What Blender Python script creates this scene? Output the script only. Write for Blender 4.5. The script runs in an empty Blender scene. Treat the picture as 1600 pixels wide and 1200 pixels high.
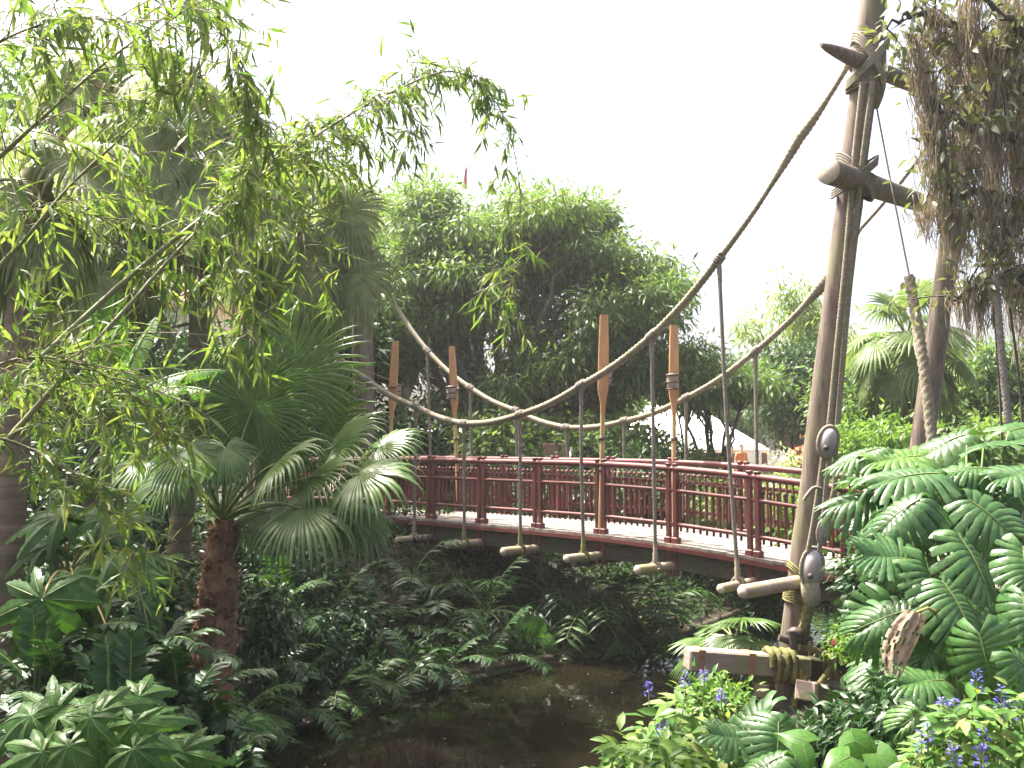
import bpy, math, random
import numpy as np
from mathutils import Vector, Matrix
random.seed(5)
RNG = np.random.default_rng(11)
R = math.radians
PI = math.pi
for s_ in list(bpy.data.scenes[0].collection.objects):
    bpy.data.objects.remove(s_)
SC = bpy.context.scene
COL = SC.collection

# ------------------------------------------------------------------ camera
FPX = 1570.0
PITCH = math.atan(90 / FPX)
EYE = np.array([0.0, 0.0, 3.4])
cam = bpy.data.cameras.new('camera')
cam.sensor_width = 36.0
cam.lens = 36.0 * FPX / 1600.0
cam.clip_start = 0.05
cam.clip_end = 3000
co = bpy.data.objects.new('camera', cam)
co.location = EYE
co.rotation_euler = (PI / 2 + PITCH, 0, 0)
COL.objects.link(co)
SC.camera = co
CP, SP = math.cos(PITCH), math.sin(PITCH)


def at(u, v, Y):
    x = (u - 800) / FPX
    y = (600 - v) / FPX
    d = np.array([x, CP - y * SP, SP + y * CP])
    return EYE + d * (Y / d[1])


def px(p):
    d = np.asarray(p, float) - EYE
    f = d[1] * CP + d[2] * SP
    y = -d[1] * SP + d[2] * CP
    return 800 + FPX * d[0] / f, 600 - FPX * y / f


def nz(v):
    v = np.asarray(v, float)
    return v / np.maximum(np.linalg.norm(v, axis=-1, keepdims=True), 1e-9)


# ------------------------------------------------------------------ mesh building
WL = {}
UPV = np.array([0, 0, 1.0])


class MB:
    def __init__(self):
        self.v = []
        self.f = []
        self.n = 0

    def add(self, v, faces, mat=0):
        v = np.asarray(v, float).reshape(-1, 3)
        if not isinstance(faces, list):
            faces = [faces]
        for f in faces:
            f = np.asarray(f, int)
            if f.size:
                self.f.append((f + self.n, mat))
        self.v.append(v)
        self.n += len(v)
        return self

    def merge(self, o):
        for f, m in o.f:
            self.f.append((f + self.n, m))
        self.v += o.v
        self.n += o.n
        return self

    def mesh(self, name, mats, off=None, smooth=True):
        V = np.concatenate(self.v) if self.v else np.zeros((0, 3))
        if off is not None:
            V = V - off
        me = bpy.data.meshes.new(name)
        me.vertices.add(len(V))
        me.vertices.foreach_set('co', V.astype(np.float32).ravel())
        loops = np.concatenate([f.ravel() for f, m in self.f])
        tot = np.concatenate([np.full(len(f), f.shape[1]) for f, m in self.f])
        mi = np.concatenate([np.full(len(f), m) for f, m in self.f])
        me.loops.add(len(loops))
        me.loops.foreach_set('vertex_index', loops.astype(np.int32))
        me.polygons.add(len(tot))
        st = np.concatenate([[0], np.cumsum(tot)[:-1]])
        me.polygons.foreach_set('loop_start', st.astype(np.int32))
        me.polygons.foreach_set('loop_total', tot.astype(np.int32))
        me.polygons.foreach_set('material_index', mi.astype(np.int32))
        me.polygons.foreach_set('use_smooth', np.full(len(tot), bool(smooth)))
        me.update(calc_edges=True)
        for m in (mats if isinstance(mats, (list, tuple)) else [mats]):
            me.materials.append(m)
        return me

    def build(self, name, mats, parent=None, smooth=True):
        off = WL[parent.name] if parent is not None else np.zeros(3)
        me = self.mesh(name, mats, off, smooth)
        o = bpy.data.objects.new(name, me)
        COL.objects.link(o)
        if parent is not None:
            o.parent = parent
        WL[o.name] = off
        return o


def tag(o, label, cat, group=None):
    o['label'] = label
    o['category'] = cat
    if group:
        o['group'] = group
    return o


def thing(name, label, cat, loc=(0, 0, 0), group=None):
    o = bpy.data.objects.new(name, None)
    o.empty_display_size = 0.1
    o.location = tuple(float(c) for c in loc)
    COL.objects.link(o)
    WL[o.name] = np.asarray(loc, float)
    return tag(o, label, cat, group)


def struct(name, mb, mats, smooth=True):
    o = mb.build(name, mats, None, smooth)
    o['kind'] = 'structure'
    return o


def place(name, me, parent, loc, M=None):
    """a part that shares mesh data: world loc and 3x3 matrix (columns side, tip, normal)"""
    o = bpy.data.objects.new(name, me)
    COL.objects.link(o)
    o.parent = parent
    l = np.asarray(loc, float) - WL[parent.name]
    m = np.eye(4)
    if M is not None:
        m[:3, :3] = M
    m[:3, 3] = l
    o.matrix_local = Matrix(m.tolist())
    WL[o.name] = np.asarray(loc, float)
    return o


# ------------------------------------------------------------------ shapes
def catmull(P, n=8):
    P = np.asarray(P, float)
    Q = np.concatenate([[2 * P[0] - P[1]], P, [2 * P[-1] - P[-2]]])
    out = []
    for i in range(1, len(Q) - 2):
        p0, p1, p2, p3 = Q[i - 1], Q[i], Q[i + 1], Q[i + 2]
        for k in range(n):
            t = k / n
            out.append(.5 * ((2 * p1) + (-p0 + p2) * t + (2 * p0 - 5 * p1 + 4 * p2 - p3) * t * t + (-p0 + 3 * p1 - 3 * p2 + p3) * t ** 3))
    out.append(P[-1])
    return np.array(out)


def resample(P, ds):
    P = np.asarray(P, float)
    s = np.concatenate([[0], np.cumsum(np.linalg.norm(np.diff(P, axis=0), axis=1))])
    n = max(2, int(s[-1] / ds) + 1)
    q = np.linspace(0, s[-1], n)
    return np.stack([np.interp(q, s, P[:, k]) for k in range(3)], 1), q


def frames_along(P):
    T = nz(np.gradient(P, axis=0))
    up = np.array([0, 0, 1.0]) if abs(T[0][2]) < .9 else np.array([1.0, 0, 0])
    n = nz(np.cross(T[0], up))
    Ns = []
    for t in T:
        n = nz(n - t * np.dot(n, t))
        Ns.append(n)
    Ns = np.array(Ns)
    return T, Ns, np.cross(T, Ns)


def tube(mb, P, r, seg=8, mat=0, caps=True, shape=None):
    P = np.asarray(P, float)
    k = len(P)
    r = np.broadcast_to(np.asarray(r, float), (k,)) if np.ndim(r) == 0 or len(r) == k else np.interp(np.linspace(0, 1, k), np.linspace(0, 1, len(r)), r)
    T, N, B = frames_along(P)
    a = np.arange(seg) / seg * 2 * PI
    if shape is None:
        rad = r[:, None] * np.ones((1, seg))
    else:
        rad = r[:, None] * shape(np.arange(k)[:, None], a[None, :])
    V = P[:, None, :] + rad[..., None] * (np.cos(a)[None, :, None] * N[:, None, :] + np.sin(a)[None, :, None] * B[:, None, :])
    i = np.arange(k - 1)[:, None] * seg
    j = np.arange(seg)[None, :]
    j2 = (j + 1) % seg
    F = np.stack([i + j, i + j2, i + seg + j2, i + seg + j], -1).reshape(-1, 4)
    mb.add(V.reshape(-1, 3), F, mat)
    if caps:
        for idx, rev in ((0, True), (k - 1, False)):
            V2 = np.concatenate([V[idx], [P[idx]]])
            f = np.stack([np.arange(seg), (np.arange(seg) + 1) % seg, np.full(seg, seg)], -1)
            mb.add(V2, f[:, ::-1] if rev else f, mat)
    return mb


def box(mb, c, ax, ay, az, mat=0, bev=0.0):
    """box with centre c and three half-axis vectors; bev chamfers the vertical-most edges lightly"""
    c, ax, ay, az = [np.asarray(q, float) for q in (c, ax, ay, az)]
    if bev <= 0:
        s = np.array([[-1, -1, -1], [1, -1, -1], [1, 1, -1], [-1, 1, -1], [-1, -1, 1], [1, -1, 1], [1, 1, 1], [-1, 1, 1]], float)
        V = c + s[:, :1] * ax + s[:, 1:2] * ay + s[:, 2:] * az
        mb.add(V, np.array([[0, 3, 2, 1], [4, 5, 6, 7], [0, 1, 5, 4], [1, 2, 6, 5], [2, 3, 7, 6], [3, 0, 4, 7]]), mat)
        return mb
    lx, ly, lz = np.linalg.norm(ax), np.linalg.norm(ay), np.linalg.norm(az)
    bx, by, bz = 1 - bev / lx, 1 - bev / ly, 1 - bev / lz
    ring = lambda x, y, z: [(-x, -y, z), (x, -y, z), (x, y, z), (-x, y, z)]

    def octo(x, y, xb, yb, z):
        return [(-xb, -y, z), (xb, -y, z), (x, -yb, z), (x, yb, z), (xb, y, z), (-xb, y, z), (-x, yb, z), (-x, -yb, z)]
    rows = [octo(bx, by, bx - .001, by - .001, -1), octo(1, 1, bx, by, -bz), octo(1, 1, bx, by, bz), octo(bx, by, bx - .001, by - .001, 1)]
    s = np.array(sum(rows, []), float)
    V = c + s[:, :1] * ax + s[:, 1:2] * ay + s[:, 2:] * az
    F = []
    for q in range(3):
        for j in range(8):
            F.append((q * 8 + j, q * 8 + (j + 1) % 8, q * 8 + 8 + (j + 1) % 8, q * 8 + 8 + j))
    mb.add(V, [np.array(F), np.array([[7, 6, 5, 4, 3, 2, 1, 0], [24, 25, 26, 27, 28, 29, 30, 31]])], mat)
    return mb


def bar(mb, a, b, w, h, mat=0, bev=0.0, up=(0, 0, 1)):
    """square section bar from a to b; w across, h along up"""
    a, b = np.asarray(a, float), np.asarray(b, float)
    d = nz(b - a)
    s = nz(np.cross(d, np.asarray(up, float)))
    n = np.cross(s, d)
    return box(mb, (a + b) / 2, (b - a) / 2, s * w / 2, n * h / 2, mat, bev)


def lathe(mb, c, axis, prof, seg=14, mat=0):
    """prof: list of (radius, distance along axis)"""
    axis = nz(axis)
    h = np.array([0, 0, 1.0]) if abs(axis[2]) < .9 else np.array([1.0, 0, 0])
    u = nz(np.cross(axis, h))
    w = np.cross(axis, u)
    a = np.arange(seg) / seg * 2 * PI
    prof = np.asarray(prof, float)
    V = np.asarray(c) + prof[:, 1][:, None, None] * axis + prof[:, 0][:, None, None] * (np.cos(a)[None, :, None] * u + np.sin(a)[None, :, None] * w)
    k = len(prof)
    i = np.arange(k - 1)[:, None] * seg
    j = np.arange(seg)[None, :]
    F = np.stack([i + j, i + (j + 1) % seg, i + seg + (j + 1) % seg, i + seg + j], -1).reshape(-1, 4)
    mb.add(V.reshape(-1, 3), F, mat)
    return mb


def rope_tube(mb, pts, r, pitch=None, mat=0, n=8, lobes=3, amp=.22, smooth=True, seg=12, rvar=None):
    pitch = pitch or r * 7
    P = catmull(pts, n) if len(pts) > 2 and smooth else np.asarray(pts, float)
    P, q = resample(P, pitch / 8)
    tw = q / pitch * 2 * PI
    sh = lambda i, a: 1 - amp + amp * 2 * np.abs(np.cos(lobes / 2.0 * (a - tw[:, None] / 1.0)))
    rr = r if rvar is None else r * np.interp(np.linspace(0, 1, len(P)), rvar[0], rvar[1])
    return tube(mb, P, rr, seg, mat, True, sh)


def wraps(mb, c, axis, rad, n, r, mat=0, tilt=0.0, rx=None):
    """n turns of rope round an axis at c"""
    axis = nz(axis)
    h = np.array([0, 0, 1.0]) if abs(axis[2]) < .9 else np.array([1.0, 0, 0])
    u = nz(np.cross(axis, h))
    w = np.cross(axis, u)
    a = np.linspace(0, 2 * PI * n, int(20 * n) + 1)
    ry = rx or rad
    P = np.asarray(c) + ((a / (2 * PI)) * r * 1.9 - n * r * .95)[:, None] * axis + (rad * np.cos(a))[:, None] * u + (ry * np.sin(a))[:, None] * w + (np.sin(a) * tilt)[:, None] * axis
    return tube(mb, P, r, 7, mat)


# ------------------------------------------------------------------ leaves (local frame: x across, y to the tip, z out of the face)
def lance(w=.12, seg=3, droop=.15, fold=.25, peak=.35, base=.0):
    t = np.linspace(0, 1, seg + 1)
    wd = np.where(t < peak, (t / peak) ** .6, np.maximum(0, 1 - ((t - peak) / (1 - peak)) ** 1.5)) * w / 2
    wd[0] = max(base, .004)
    wd[-1] = .003
    z = -droop * t * t
    V = np.stack([np.stack([-wd, t, z + fold * wd], 1), np.stack([0 * t, t, z], 1), np.stack([wd, t, z + fold * wd], 1)], 1).reshape(-1, 3)
    i = np.arange(seg) * 3
    F = np.concatenate([np.stack([i, i + 1, i + 4, i + 3], 1), np.stack([i + 1, i + 2, i + 5, i + 4], 1)])
    return V, F


def diamond(w=.4, fold=.2, droop=.12):
    V = np.array([[0, 0, 0], [-w / 2, .45, fold * w / 2 - droop * .2], [0, .5, -droop * .25], [w / 2, .45, fold * w / 2 - droop * .2], [0, 1, -droop]])
    return V, np.array([[0, 2, 1], [0, 3, 2], [1, 2, 4], [2, 3, 4]])


def leaf_frames(d, up, roll=0):
    d = nz(d)
    n = nz(up - d * np.sum(up * d, -1, keepdims=True))
    s = np.cross(d, n)
    if roll:
        a = RNG.normal(0, roll, (len(d), 1))
        n, s = n * np.cos(a) + s * np.sin(a), s * np.cos(a) - n * np.sin(a)
    return np.stack([s, d, n], -1)


def inst(mb, tpl, M, loc, size, mat=0):
    tv, tf = tpl
    k = len(loc)
    if k == 0:
        return mb
    size = np.broadcast_to(np.asarray(size, float), (k,))
    V = np.einsum('kij,nj->kni', M, tv) * size[:, None, None] + np.asarray(loc)[:, None, :]
    F = (np.arange(k)[:, None, None] * len(tv) + tf[None]).reshape(-1, tf.shape[1])
    return mb.add(V.reshape(-1, 3), F, mat)


def leafy(mb, cl, nper, sig, tpl, size, mat=0, droop=.4, out=.7, upw=1.0, var=.3):
    """clusters of leaves: cl (k,3)"""
    cl = np.asarray(cl, float)
    k = len(cl)
    off = RNG.normal(0, 1, (k, nper, 3))
    loc = (cl[:, None, :] + off * np.asarray(sig)).reshape(-1, 3)
    d = (off * out + RNG.normal(0, .5, off.shape) + np.array([0, 0, -droop])).reshape(-1, 3)
    up = np.array([0, 0, upw]) + RNG.normal(0, .45, (k * nper, 3)) + .3 * off.reshape(-1, 3)
    M = leaf_frames(d, up)
    return inst(mb, tpl, M, loc, size * RNG.uniform(1 - var, 1 + var, k * nper), mat)


def blob_points(blobs, n, lo=.45):
    """points through the shells of several ellipsoids"""
    w = np.array([b[1][0] * b[1][1] * b[1][2] for b in blobs]) ** .75
    w /= w.sum()
    out = []
    for b, k in zip(blobs, RNG.multinomial(n, w)):
        d = nz(RNG.normal(0, 1, (k, 3)))
        r = RNG.uniform(lo ** 2, 1, (k, 1)) ** .5
        out.append(np.asarray(b[0]) + d * r * np.asarray(b[1]))
    return np.concatenate(out)


def limb(mb, a, b, r0, r1, sag=.15, seg=6, n=7, wob=.04, mat=0):
    a, b = np.asarray(a, float), np.asarray(b, float)
    t = np.linspace(0, 1, n)[:, None]
    L = np.linalg.norm(b - a)
    m = (a + b) / 2 + np.array([0, 0, sag * L])
    P = (1 - t) ** 2 * a + 2 * t * (1 - t) * m + t * t * b
    P[1:-1] += RNG.normal(0, wob * L / 3, (n - 2, 3))
    return tube(mb, P, np.linspace(r0, r1, n), seg, mat)


def gcurve(base, d, L, bend, n=8):
    """a stalk that starts along d and bends down under its own weight"""
    d = nz(np.asarray(d, float))
    P = [np.asarray(base, float)]
    for i in range(n):
        d = nz(d + np.array([0, 0, -bend / n]))
        P.append(P[-1] + d * L / n)
    return np.array(P), d


def azel(az, el):
    return np.array([math.cos(az) * math.cos(el), math.sin(az) * math.cos(el), math.sin(el)])


def fan_frond(base, az, el, plen, rad, nseg=40, spread=150, fuse=.5, droop=.8, bend=.5, pr=.014, blade_tilt=-.2, fold=.5, wide=1.0, hub=None, axis=None, face=None):
    """fan palm leaf in world space: material 0 blade, 1 stalk; hub and axis (and face) fix the blade by hand"""
    mb = MB()
    if hub is None:
        P, D = gcurve(base, azel(az, el), plen, bend, 7)
        D2 = nz(D + np.array([0, 0, blade_tilt]))
    else:
        b_, h_ = np.asarray(base, float), np.asarray(hub, float)
        t_ = np.linspace(0, 1, 8)[:, None]
        m_ = b_ * .5 + h_ * .5 + UPV * .18 * np.linalg.norm(h_ - b_)
        P = (1 - t_) ** 2 * b_ + 2 * t_ * (1 - t_) * m_ + t_ * t_ * h_
        D2 = nz(axis)
    tube(mb, P, np.linspace(pr * 1.5, pr * .8, len(P)), 6, 1)
    E = P[-1]
    if face is not None:
        S = np.cross(D2, face)
    else:
        S = np.cross(D2, [0, 0, 1.0])
        if np.linalg.norm(S) < .2:
            S = np.array([-math.sin(az), math.cos(az), 0])
    S = nz(S)
    N = np.cross(S, D2)
    A = R(spread)
    th = np.linspace(-A, A, nseg) + RNG.normal(0, .012, nseg)
    dl = 2 * A / nseg
    dirs = np.cos(th)[:, None] * D2 + np.sin(th)[:, None] * S
    T = -np.sin(th)[:, None] * D2 + np.cos(th)[:, None] * S
    L = rad * (.74 + .26 * np.cos(th / 1.3)) * RNG.uniform(.94, 1.05, nseg)
    rows = np.array([.03, .25, fuse, fuse + (1 - fuse) * .3, fuse + (1 - fuse) * .6, fuse + (1 - fuse) * .83, 1.0])
    p = E + dirs * (L * rows[0])[:, None]
    dr = droop * RNG.uniform(.7, 1.35, nseg)
    hwf = L * fuse * math.tan(dl / 2) * wide
    V = []
    prev = rows[0]
    cupN = N * .10
    for j, r in enumerate(rows):
        if j:
            b = np.clip((r - fuse * .8) / (1 - fuse * .8), 0, 1) * dr + .10
            dd = nz(dirs * (1 - np.minimum(b, .95) * .75)[:, None] + np.array([0, 0, -1.0]) * b[:, None])
            p = p + dd * (L * (r - prev))[:, None]
            prev = r
        hw = L * r * math.tan(dl / 2) if r <= fuse else hwf * np.maximum(1 - ((r - fuse) / (1 - fuse)) ** 1.2, .02)
        hw = np.broadcast_to(hw, (nseg,))[:, None]
        V.append(np.stack([p - T * hw - N * hw * fold, p + N * hw * fold, p + T * hw - N * hw * fold], 1))
    V = np.stack(V, 1)  # nseg, rows, 3, 3
    nr = len(rows)
    i = (np.arange(nseg)[:, None] * nr + np.arange(nr - 1)[None, :]) * 3
    i = i.ravel()
    F = np.concatenate([np.stack([i, i + 1, i + 4, i + 3], 1), np.stack([i + 1, i + 2, i + 5, i + 4], 1)])
    mb.add(V.reshape(-1, 3), F, 0)
    return mb


def pinnate(base, az, el, L, nl=14, ll=.25, lw=.2, bend=.8, fwd=.5, droop=.3, pr=.006, start=.18, seg=2, taper=.5, mb=None, vee=.2, lm=0, sm=1):
    mb = mb or MB()
    P, D = gcurve(base, azel(az, el), L, bend, 10)
    tube(mb, P, np.linspace(pr * 1.4, pr * .5, len(P)), 5, sm, False)
    s = np.linspace(start, 1, nl) * 10
    pos = np.stack([np.interp(s, np.arange(11), P[:, k]) for k in range(3)], 1)
    T = nz(np.gradient(P, axis=0))
    tg = nz(np.stack([np.interp(s, np.arange(11), T[:, k]) for k in range(3)], 1))
    S = nz(np.cross(tg, [0, 0, 1.0]) + 1e-6)
    N = np.cross(S, tg)
    tpl = lance(lw, seg + 1, droop, .2)
    sz = ll * (np.sin(np.linspace(.25, PI * (1 - .5 * (1 - taper)) , nl)) * .7 + .4)
    for sg in (-1, 1):
        d = S * sg + tg * fwd + N * vee + RNG.normal(0, .1, pos.shape)
        inst(mb, tpl, leaf_frames(d, N + RNG.normal(0, .15, pos.shape)), pos, sz * RNG.uniform(.85, 1.12, nl), lm)
    return mb


def monstera_leaf(nf=8, seed=0, dr=1.0, side=0.0):
    """split leaf, unit length from stalk to tip, heart shaped with fingers"""
    rg = np.random.default_rng(seed)
    mb = MB()
    us = np.array([0, .18, .36, .5, .64, .8, .92, 1.0])
    ns = nf
    for sg in (-1, 1):
        b = np.linspace(0, 1, ns + 1) + np.concatenate([[0], rg.normal(0, .012, ns - 1), [0]])
        cut = rg.uniform(.30, .60, ns)
        rag = rg.normal(0, .22, ns)
        for i in range(ns):
            rows = []
            for u in us:
                g = 0 if u < cut[i] else min(.15, .09 + .14 * (u - cut[i]))
                if u > .97:
                    g = .24
                for q in (0, .5, 1):
                    s = b[i] + (b[i + 1] - b[i]) * (g + (1 - 2 * g) * q)
                    if i == 0 and q == 0:
                        s = 0
                    m = np.array([0, s * .86, 0])
                    ang = R(150 - 128 * s ** .75)
                    Ls = .53 * (math.sin(PI * (.18 + .70 * min(1, s) ** .85)) ** .8) * (1 + (.06 if 0 < i < ns - 1 else 0)) + .03
                    bow = .10 * math.sin(u * PI / 2) ** 2
                    d = np.array([sg * math.sin(ang), math.cos(ang), 0])
                    p = m + d * Ls * u + np.array([0, bow * .35, 0])
                    p[2] = .13 * u * (1 - .2 * u) - .34 * dr * u * u * Ls / .53 - .22 * dr * s * s + side * sg * u * .1 + rag[i] * max(0, u - .4) ** 2 + (.016 if q == .5 else -.008) * (u > .1)
                    rows.append(p)
            V = np.array(rows)
            k = len(us)
            ii = np.arange(k - 1) * 3
            F = np.concatenate([np.stack([ii, ii + 3, ii + 4, ii + 1], 1), np.stack([ii + 1, ii + 4, ii + 5, ii + 2], 1)])
            if sg > 0:
                F = F[:, ::-1]
            mb.add(V, F, 0)
    # tip
    s = np.linspace(0, 1, 9)
    P = np.stack([0 * s, s * .9, -.22 * s * s + .006], 1)
    tube(mb, P, np.linspace(.014, .004, 9), 5, 1)
    return mb


def palmate_leaf(nl=8, spread=140, fuse=.5, seed=0, lobew=.95, droop=.6, tooth=0.0):
    """broad leaf with finger lobes, origin at the stalk"""
    rg = np.random.default_rng(seed)
    mb = MB()
    A = R(spread)
    th = np.linspace(-A, A, nl)
    dl = th[1] - th[0]
    rows = np.array([.02, .2, fuse * .75, fuse] + [fuse + (1 - fuse) * q for q in (.16, .22, .42, .48, .66, .72, .88, 1.0)])
    for t in th:
        L = (.62 + .38 * math.cos(t / 1.35)) * rg.uniform(.95, 1.05)
        d = np.array([math.sin(t), math.cos(t)])
        T = np.array([math.cos(t), -math.sin(t)])
        hw0 = math.tan(dl / 2) * fuse * L
        V = []
        for r in rows:
            hw = math.tan(dl / 2) * r * L if r <= fuse else hw0 * lobew * [0, 1.02, .80, .96, .70, .76, .50, .40, .03][max(0, int(np.argmin(abs(rows - r))) - 3)] * rg.uniform(.85, 1.15)
            z = -droop * r * r * L + .02
            for q in (-1, -.5, 0, .5, 1):
                zz = z - (abs(q) * hw * .35) + .02 * r * (1 - abs(q))
                V.append([d[0] * L * r + T[0] * hw * q, d[1] * L * r + T[1] * hw * q, zz])
        k = len(rows)
        ii = np.arange(k - 1)[:, None] * 5 + np.arange(4)[None]
        ii = ii.ravel()
        mb.add(V, np.stack([ii, ii + 1, ii + 6, ii + 5], 1), 0)
        Pm = np.array([[d[0] * L * r, d[1] * L * r, -droop * r * r * L + .026 + .02 * r] for r in rows[1:-1]])
        tube(mb, Pm, np.linspace(.008, .003, len(Pm)), 4, 1, False)
    return mb


def heart_leaf():
    mb = MB()
    n = 9
    s = np.linspace(0, 1, n)
    wd = np.array([.33, .43, .44, .40, .33, .25, .16, .08, .004])
    V = []
    for i in range(n):
        back = -.28 * max(0, 1 - s[i] / .25)
        for q in (-1, -.5, 0, .5, 1):
            V.append([wd[i] * q, s[i] + back * abs(q), .10 * abs(q) * wd[i] - .25 * s[i] ** 2 - .12 * q * q])
    ii = (np.arange(n - 1)[:, None] * 5 + np.arange(4)[None]).ravel()
    mb.add(V, np.stack([ii, ii + 1, ii + 6, ii + 5], 1), 0)
    tube(mb, np.stack([0 * s, s * .95, -.25 * s * s + .006], 1), np.linspace(.012, .003, n), 4, 1, False)
    return mb


def banana_leaf(base, az, el, L, W, bend=1.0, splits=26, ragged=.4):
    """material 0 blade, 1 midrib"""
    mb = MB()
    P, D = gcurve(base, azel(az, el), L, bend, 14)
    tube(mb, P, np.linspace(.03, .008, len(P)), 6, 1)
    T = nz(np.gradient(P, axis=0))
    for sg in (-1, 1):
        drp = RNG.uniform(.05, .3)
        for i in range(splits):
            if RNG.random() < ragged * .6:
                drp = RNG.uniform(.05, .75)
            a, b = .2 + .8 * i / splits, .2 + .8 * (i + 1) / splits
            V = []
            for q in (a, b - (.004 if RNG.random() > ragged else .012)):
                k = q * (len(P) - 1)
                p = np.array([np.interp(k, np.arange(len(P)), P[:, c]) for c in range(3)])
                t = nz(np.array([np.interp(k, np.arange(len(P)), T[:, c]) for c in range(3)]))
                S = nz(np.cross(t, [0, 0, 1.0]) + 1e-6)
                N = np.cross(S, t)
                w = W * (math.sin(PI * min(1, (q - .2) / .8) ** .75 * .97 + .06)) ** .6
                for u in (0, .33, .67, 1.0):
                    V.append(p + S * sg * w * u * (1 - .3 * drp * u) + t * .25 * w * u + N * (.18 * w * u - .2 * w * u * u) + np.array([0, 0, -drp * w * u * u]))
            F = np.array([[0, 1, 5, 4], [1, 2, 6, 5], [2, 3, 7, 6]])
            mb.add(V, F if sg < 0 else F[:, ::-1], 0)
    return mb


def withered_leaf(seed=3):
    """a hanging dry blade, unit length downwards along +y, with holes and a torn fringe"""
    rg = np.random.default_rng(seed)
    mb = MB()
    nu, nv = 15, 22
    V, F = [], []
    for j in range(nv):
        t = j / (nv - 1)
        w = .24 * math.sin(PI * (.16 + .72 * t) ** .9) ** .7
        for i in range(nu):
            q = i / (nu - 1) * 2 - 1
            V.append([q * w + .16 * math.sin(t * 2.2), t + .03 * rg.normal() * (t > .9), .16 * w - .5 * w * q * q + .02 * math.sin(q * 9) + .01 * rg.normal()])
    hole = rg.random((nv, nu)) < .10
    for j in range(nv - 1):
        for i in range(nu - 1):
            if hole[j, i] and 1 < i < nu - 3 and j > 2:
                continue
            if j > 2 and hole[j - 1, i] and rg.random() < .6:
                continue
            if j > nv * .70 and i % 4 == 3:
                continue
            k = j * nu + i
            F.append((k, k + 1, k + nu + 1, k + nu))
    mb.add(V, np.array(F), 0)
    return mb


# ------------------------------------------------------------------ materials
def new_mat(name):
    m = bpy.data.materials.new(name)
    m.use_nodes = True
    nt = m.node_tree
    nt.nodes.clear()
    return m, nt, nt.nodes, nt.links


def leaf_mat(name, cols, rough=.4, trans=.35, tcol=None, spec=.28, vein=0, byobj=False):
    m, nt, N, L = new_mat(name)
    out = N.new('ShaderNodeOutputMaterial')
    geo = N.new('ShaderNodeNewGeometry')
    ramp = N.new('ShaderNodeValToRGB')
    e = ramp.color_ramp.elements
    while len(e) < len(cols):
        e.new(.5)
    for i, c in enumerate(cols):
        e[i].position = i / max(1, len(cols) - 1)
        e[i].color = (*c, 1)
    if byobj:
        oi = N.new('ShaderNodeObjectInfo')
        L.new(oi.outputs['Random'], ramp.inputs[0])
    else:
        L.new(geo.outputs['Random Per Island'], ramp.inputs[0])
    tc = N.new('ShaderNodeTexCoord')
    nse = N.new('ShaderNodeTexNoise')
    nse.inputs['Scale'].default_value = 9
    nse.inputs['Detail'].default_value = 3
    L.new(tc.outputs['Object'], nse.inputs['Vector'])
    mr = N.new('ShaderNodeMapRange')
    mr.inputs[1].default_value = .25
    mr.inputs[2].default_value = .75
    mr.inputs[3].default_value = .65
    mr.inputs[4].default_value = 1.3
    L.new(nse.outputs['Fac'], mr.inputs[0])
    mul = N.new('ShaderNodeVectorMath')
    mul.operation = 'SCALE'
    L.new(ramp.outputs[0], mul.inputs[0])
    L.new(mr.outputs[0], mul.inputs['Scale'])
    p = N.new('ShaderNodeBsdfPrincipled')
    p.inputs['Roughness'].default_value = rough
    p.inputs['Specular IOR Level'].default_value = spec
    L.new(mul.outputs[0], p.inputs['Base Color'])
    if vein:
        wv = N.new('ShaderNodeTexNoise')
        wv.inputs['Scale'].default_value = vein
        bp = N.new('ShaderNodeBump')
        bp.inputs['Strength'].default_value = .35
        bp.inputs['Distance'].default_value = .01
        L.new(tc.outputs['Object'], wv.inputs['Vector'])
        L.new(wv.outputs['Fac'], bp.inputs['Height'])
        L.new(bp.outputs[0], p.inputs['Normal'])
    t = N.new('ShaderNodeBsdfTranslucent')
    mx2 = N.new('ShaderNodeMix')
    mx2.data_type = 'RGBA'
    mx2.blend_type = 'MULTIPLY'
    mx2.inputs[0].default_value = 1
    L.new(mul.outputs[0], mx2.inputs[6])
    mx2.inputs[7].default_value = (*(tcol or (1.3, 1.35, .62)), 1)
    L.new(mx2.outputs[2], t.inputs['Color'])
    mix = N.new('ShaderNodeMixShader')
    mix.inputs[0].default_value = trans
    L.new(p.outputs[0], mix.inputs[1])
    L.new(t.outputs[0], mix.inputs[2])
    L.new(mix.outputs[0], out.inputs['Surface'])
    return m


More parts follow.
